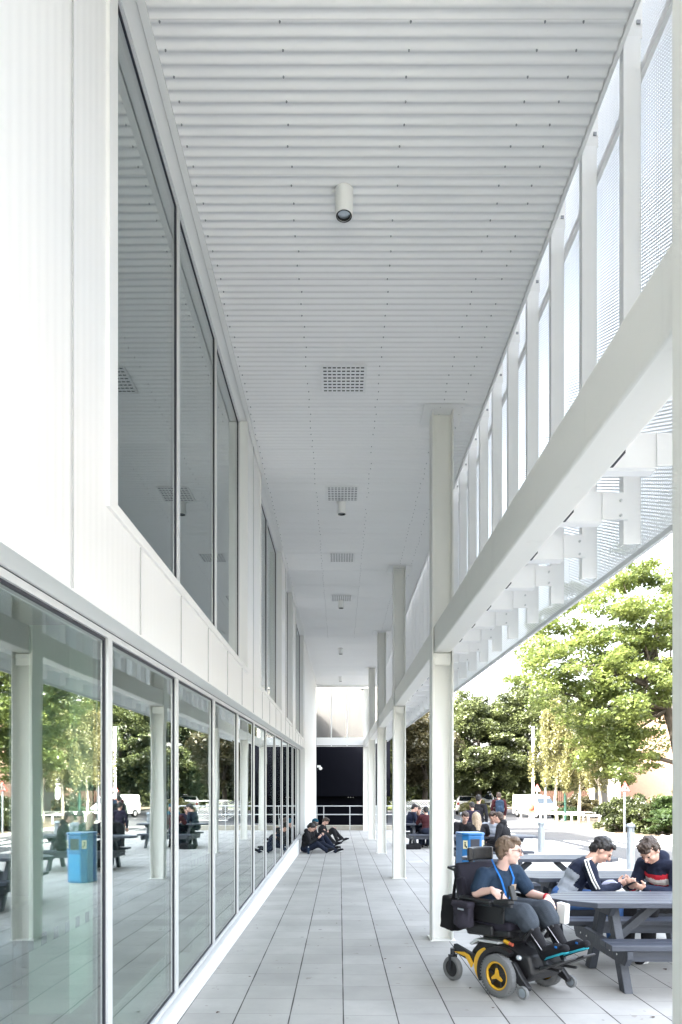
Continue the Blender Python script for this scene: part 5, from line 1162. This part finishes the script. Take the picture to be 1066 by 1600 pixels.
# group at the table behind the bin
GT = 'students at the table behind the bin'
def simple(lab, x, y, rz, J, top, bottom, hair, hk='short', grp=None, **kw):
    z = gz(y); return person(lab, (x, y, z), rz, J, dict(top=top, bottom=bottom, hair=hair, hairk=hk, **kw), vox=.0125, group=grp)
simple('person with long blond hair seen from behind, sleeveless black top, seated beyond the blue bin', 2.84, 13.95, R(92), sit(.12, hp=10, arms='table', sz=.435), 'blackc', 'blackc', 'hair_bl', 'long', GT, sleeve='short')
simple('person in black T-shirt facing the camera, left of the blond haired person', 2.72, 15.1, R(-88), sit(.14, hp=25, arms='phone', sz=.435), 'blackc', 'navy', 'hair_br', 'fringe', GT, sleeve='short')
simple('person with tousled dark brown hair in black hooded top, in profile above the wheelchair user', 3.42, 13.9, R(150), sit(.10, hp=8, arms='lap', sz=.45), 'blackc', 'blackc', 'hair_br', 'fringe', GT, hood=True)
gj = simple('person in grey patterned top with yellow sleeve patch, beside the dark brown haired person', 3.36, 15.05, R(-100), sit(.16, hp=30, arms='lap', sz=.435), 'greyc', 'djeans', 'hair_br', 'short', GT)
q = MB(); q.obox(gj[3]['shR'] + V((.02, -.075, -.05)), (.09, .01, .06), Matrix.Rotation(.3, 3, 'Y')); q.build('sleeve_patch', 'yel', gj[0])
# walkers
def stand(stride=.12, hp=10, hy=0, h=1.0):
    J = dict(pel=(0, 0, .92), chest=(.01, 0, 1.20), neck=(.01, 0, 1.40), head=(.045, 0, 1.54), hyaw=hy, hpitch=hp, shR=(.0, -.18, 1.35), shL=(.0, .18, 1.35), elR=(-.05, -.24, 1.08), elL=(.03, .24, 1.08),
             wrR=(.06, -.22, .86), wrL=(.12, .20, .88), hipR=(0, -.09, .90), hipL=(0, .09, .90), knR=(stride * .8, -.09, .48), knL=(-stride * .3, .09, .48), anR=(stride, -.09, .09), anL=(-stride, .09, .10), toR=(stride + .14, -.10, .045), toL=(-stride + .13, .10, .045))
    J['scale'] = h; return J
simple('standing person in black with dark hair, seen from behind in front of the parked cars', 3.78, 18.6, R(70), stand(.10, 15, h=.94), 'blackc', 'blackc', 'hair_dk', 'short', None)
simple('shorter standing person in purple and black, head just left of the person in black', 3.42, 17.6, R(95), stand(.08, 20, h=.83), 'purple', 'blackc', 'hair_dk', 'short', None)
bp = simple('person in maroon jumper walking away with a blue backpack', 5.55, 23.8, R(85), stand(.16, 5, h=.98), 'maroon', 'blackc', 'hair_br', 'short', None)
q = MB(); q.obox((-.19, 0, 1.17), (.16, .28, .40)); q.ell((-.24, 0, 1.08), (.09, .12, .13)); q.ell((-.18, 0, 1.33), (.08, .13, .08))
bo = blob('backpack', q, .014, 'tee', None, 4, .008, 9); bo.location = bp[0].location; bo.rotation_euler.z = R(85); bo.scale = (.98,) * 3; tag(bo, 'blue grey backpack worn by the person in the maroon jumper', 'backpack')
q = MB()
for s in (-1, 1): q.tube([V((-.13, s * .11, 1.36)), V((-.02, s * .12, 1.43)), V((.12, s * .12, 1.36)), V((.13, s * .13, 1.2)), V((-.02, s * .17, 1.05))], .014, n=6)
q.build('strap', 'blackc', bo)
# far table between the columns
GF = 'students at the far table between the columns'
simple('person in maroon jumper seen from behind at the far table between two columns', 2.52, 19.62, R(95), sit(.10, hp=12, arms='table', sz=.435), 'maroon', 'djeans', 'hair_dk', 'short', GF)
simple('person in navy coat at the left end of the far table', 2.02, 20.3, R(15), sit(.12, hp=25, arms='lap', sz=.50), 'navy', 'navy', 'hair_dk', 'short', GF)
simple('person with reddish brown hair between the navy coat and the maroon jumper', 2.42, 20.85, R(-100), sit(.12, hp=25, arms='phone', sz=.435), 'purple', 'blackc', 'hair_br', 'fringe', GF)
simple('person with teal hood behind the maroon jumper at the far table', 2.85, 20.95, R(-80), sit(.08, hp=5, arms='table', sz=.50), 'teal', 'blackc', 'teal', 'beanie', GF)
q = MB(); q.obox((0, 0, .07), (.42, .22, .14)); q.ell((.05, 0, .13), (.16, .09, .05)); sb = blob('bag', q, .018, 'bagc', None, 5, .012, 8); sb.location = (2.12, 19.6, gz(19.6)); tag(sb, 'flat black bag lying on the paving by the far table', 'bag')
# group sitting on the floor against the wall
def floor_sit(kR=(.40, -.10, .42), kL=(.42, .12, .38), aR=(.55, -.10, .06), aL=(.72, .14, .06), hp=45, hy=0, hx=.14, h=1.0):
    J = dict(pel=(0, 0, .12), chest=(.03, 0, .40), neck=(.09, 0, .57), head=(hx + .02, 0, .68), hyaw=hy, hpitch=hp, shR=(.07, -.18, .52), shL=(.07, .18, .52), elR=(.16, -.22, .30), elL=(.16, .22, .30), wrR=(.34, -.08, .40), wrL=(.34, .08, .40),
             hipR=(.03, -.09, .11), hipL=(.03, .09, .11), knR=kR, knL=kL, anR=aR, anL=aL, toR=(aR[0] + .13, aR[1], aR[2] + .05), toL=(aL[0] + .13, aL[1], aL[2] + .05), hdR=(.8, .4, .3), hdL=(.8, -.4, .3), pnR=(-.4, .3, .8), pnL=(-.4, -.3, .8), curlR=.8, curlL=.8)
    J['scale'] = h; return J
GG = 'students sitting on the ground against the wall'
f1 = person('person in black hooded top sitting on the ground nearest the glazing, one leg stretched out', (-.93, 18.45, gz(18.45)), R(-8), floor_sit(kR=(.34, -.10, .26), aR=(.60, -.02, .06), kL=(.44, .10, .24), aL=(.84, .06, .05)), dict(top='blackc', bottom='djeans', hair='hair_dk', hairk='short', hood=True, sole='whitec'), vox=.011, group=GG)
person('person with light brown hair and hand at the mouth, second on the ground', (-.86, 19.3, gz(19.3)), R(-25), floor_sit(hp=30, hy=-30), dict(top='blackc', bottom='navy', hair='hair_br', hairk='fringe'), vox=.011, group=GG)
person('person wearing a teal blue beanie, third on the ground behind the brown haired one', (-.90, 20.6, gz(20.6)), R(-10), floor_sit(hp=10, hy=-40, h=1.05), dict(top='blackc', bottom='blackc', hair='teal', hairk='beanie', skin='skin'), vox=.011, group=GG)
f4 = person('person with red brown hair and bare forearms, farthest on the ground, holding a red phone', (-.62, 22.4, gz(22.4)), R(-5), floor_sit(hp=40, h=1.0), dict(top='blackc', bottom='blackc', hair='hair_br', hairk='fringe', sleeve='short'), vox=.011, group=GG)
pr = phone('small red phone held by the farthest person on the ground', W2((-.62, 22.4, gz(22.4)), R(-5), (.44, 0, .44)), (0, R(-30), R(20))); pr.data.materials[0] = M['redc']
t = thing('water_bottle', 'dark blue plastic bottle standing on the paving by the first ground sitter', 'bottle', (-.83, 18.1, gz(18.1))); t.scale = (.8,) * 3
q = MB(); q.lathe([(0, 0), (.034, 0), (.036, .02), (.036, .16), (.018, .20), (.016, .22)], (0, 0, 0)); q.build('body', 'tee', t); q = MB(); q.cyl((0, 0, .22), (0, 0, .245), .02); q.build('cap', 'carwhite', t)
q = MB()
for i in range(7): q.ell((rnd.uniform(-.06, .06), rnd.uniform(-.05, .05), rnd.uniform(.015, .04)), (rnd.uniform(.03, .05), rnd.uniform(.02, .04), .018), rotz(rnd.uniform(0, 3)))
pp = blob('paper_wrapper', q, .008, 'signwhite', None, 1, .006, 40); pp.location = (-.12, 23.2, gz(23.2)); tag(pp, 'crumpled white paper wrapper lying on the paving', 'litter')
t = thing('stick', 'thin red brown stick leaning upright against the white wall', 'stick', (-1.035, 21.0, gz(21)))
q = MB(); q.cyl((0, 0, 0), (-.005, 0, 1.02), .018); q.build('shaft', 'timber', t); q = MB(); q.cyl((-.005, -.05, 1.03), (-.005, .05, 1.03), .02); q.build('handle', 'redc', t)
# fallen leaves and scraps on the paving
q = MB(); rg = random.Random(21)
for i in range(95):
    x = rg.uniform(-1.1, 6); y = 4.3 + rg.random() ** 1.4 * 22; s = rg.uniform(.010, .026); a = rg.uniform(0, 6.28); z = gz(y) + .003
    pts = [(x + s * math.cos(a + j * 1.05) * (1, .6, .9, .5, 1, .55)[j], y + s * math.sin(a + j * 1.05) * (1, .6, .9, .5, 1, .55)[j], z + rg.uniform(0, .006)) for j in range(6)]
    q.add(pts, [tuple(range(6))])
tag(q.build('leaf_litter', 'timber'), 'scattered small dry leaves on the paving', 'leaves', kind='stuff')
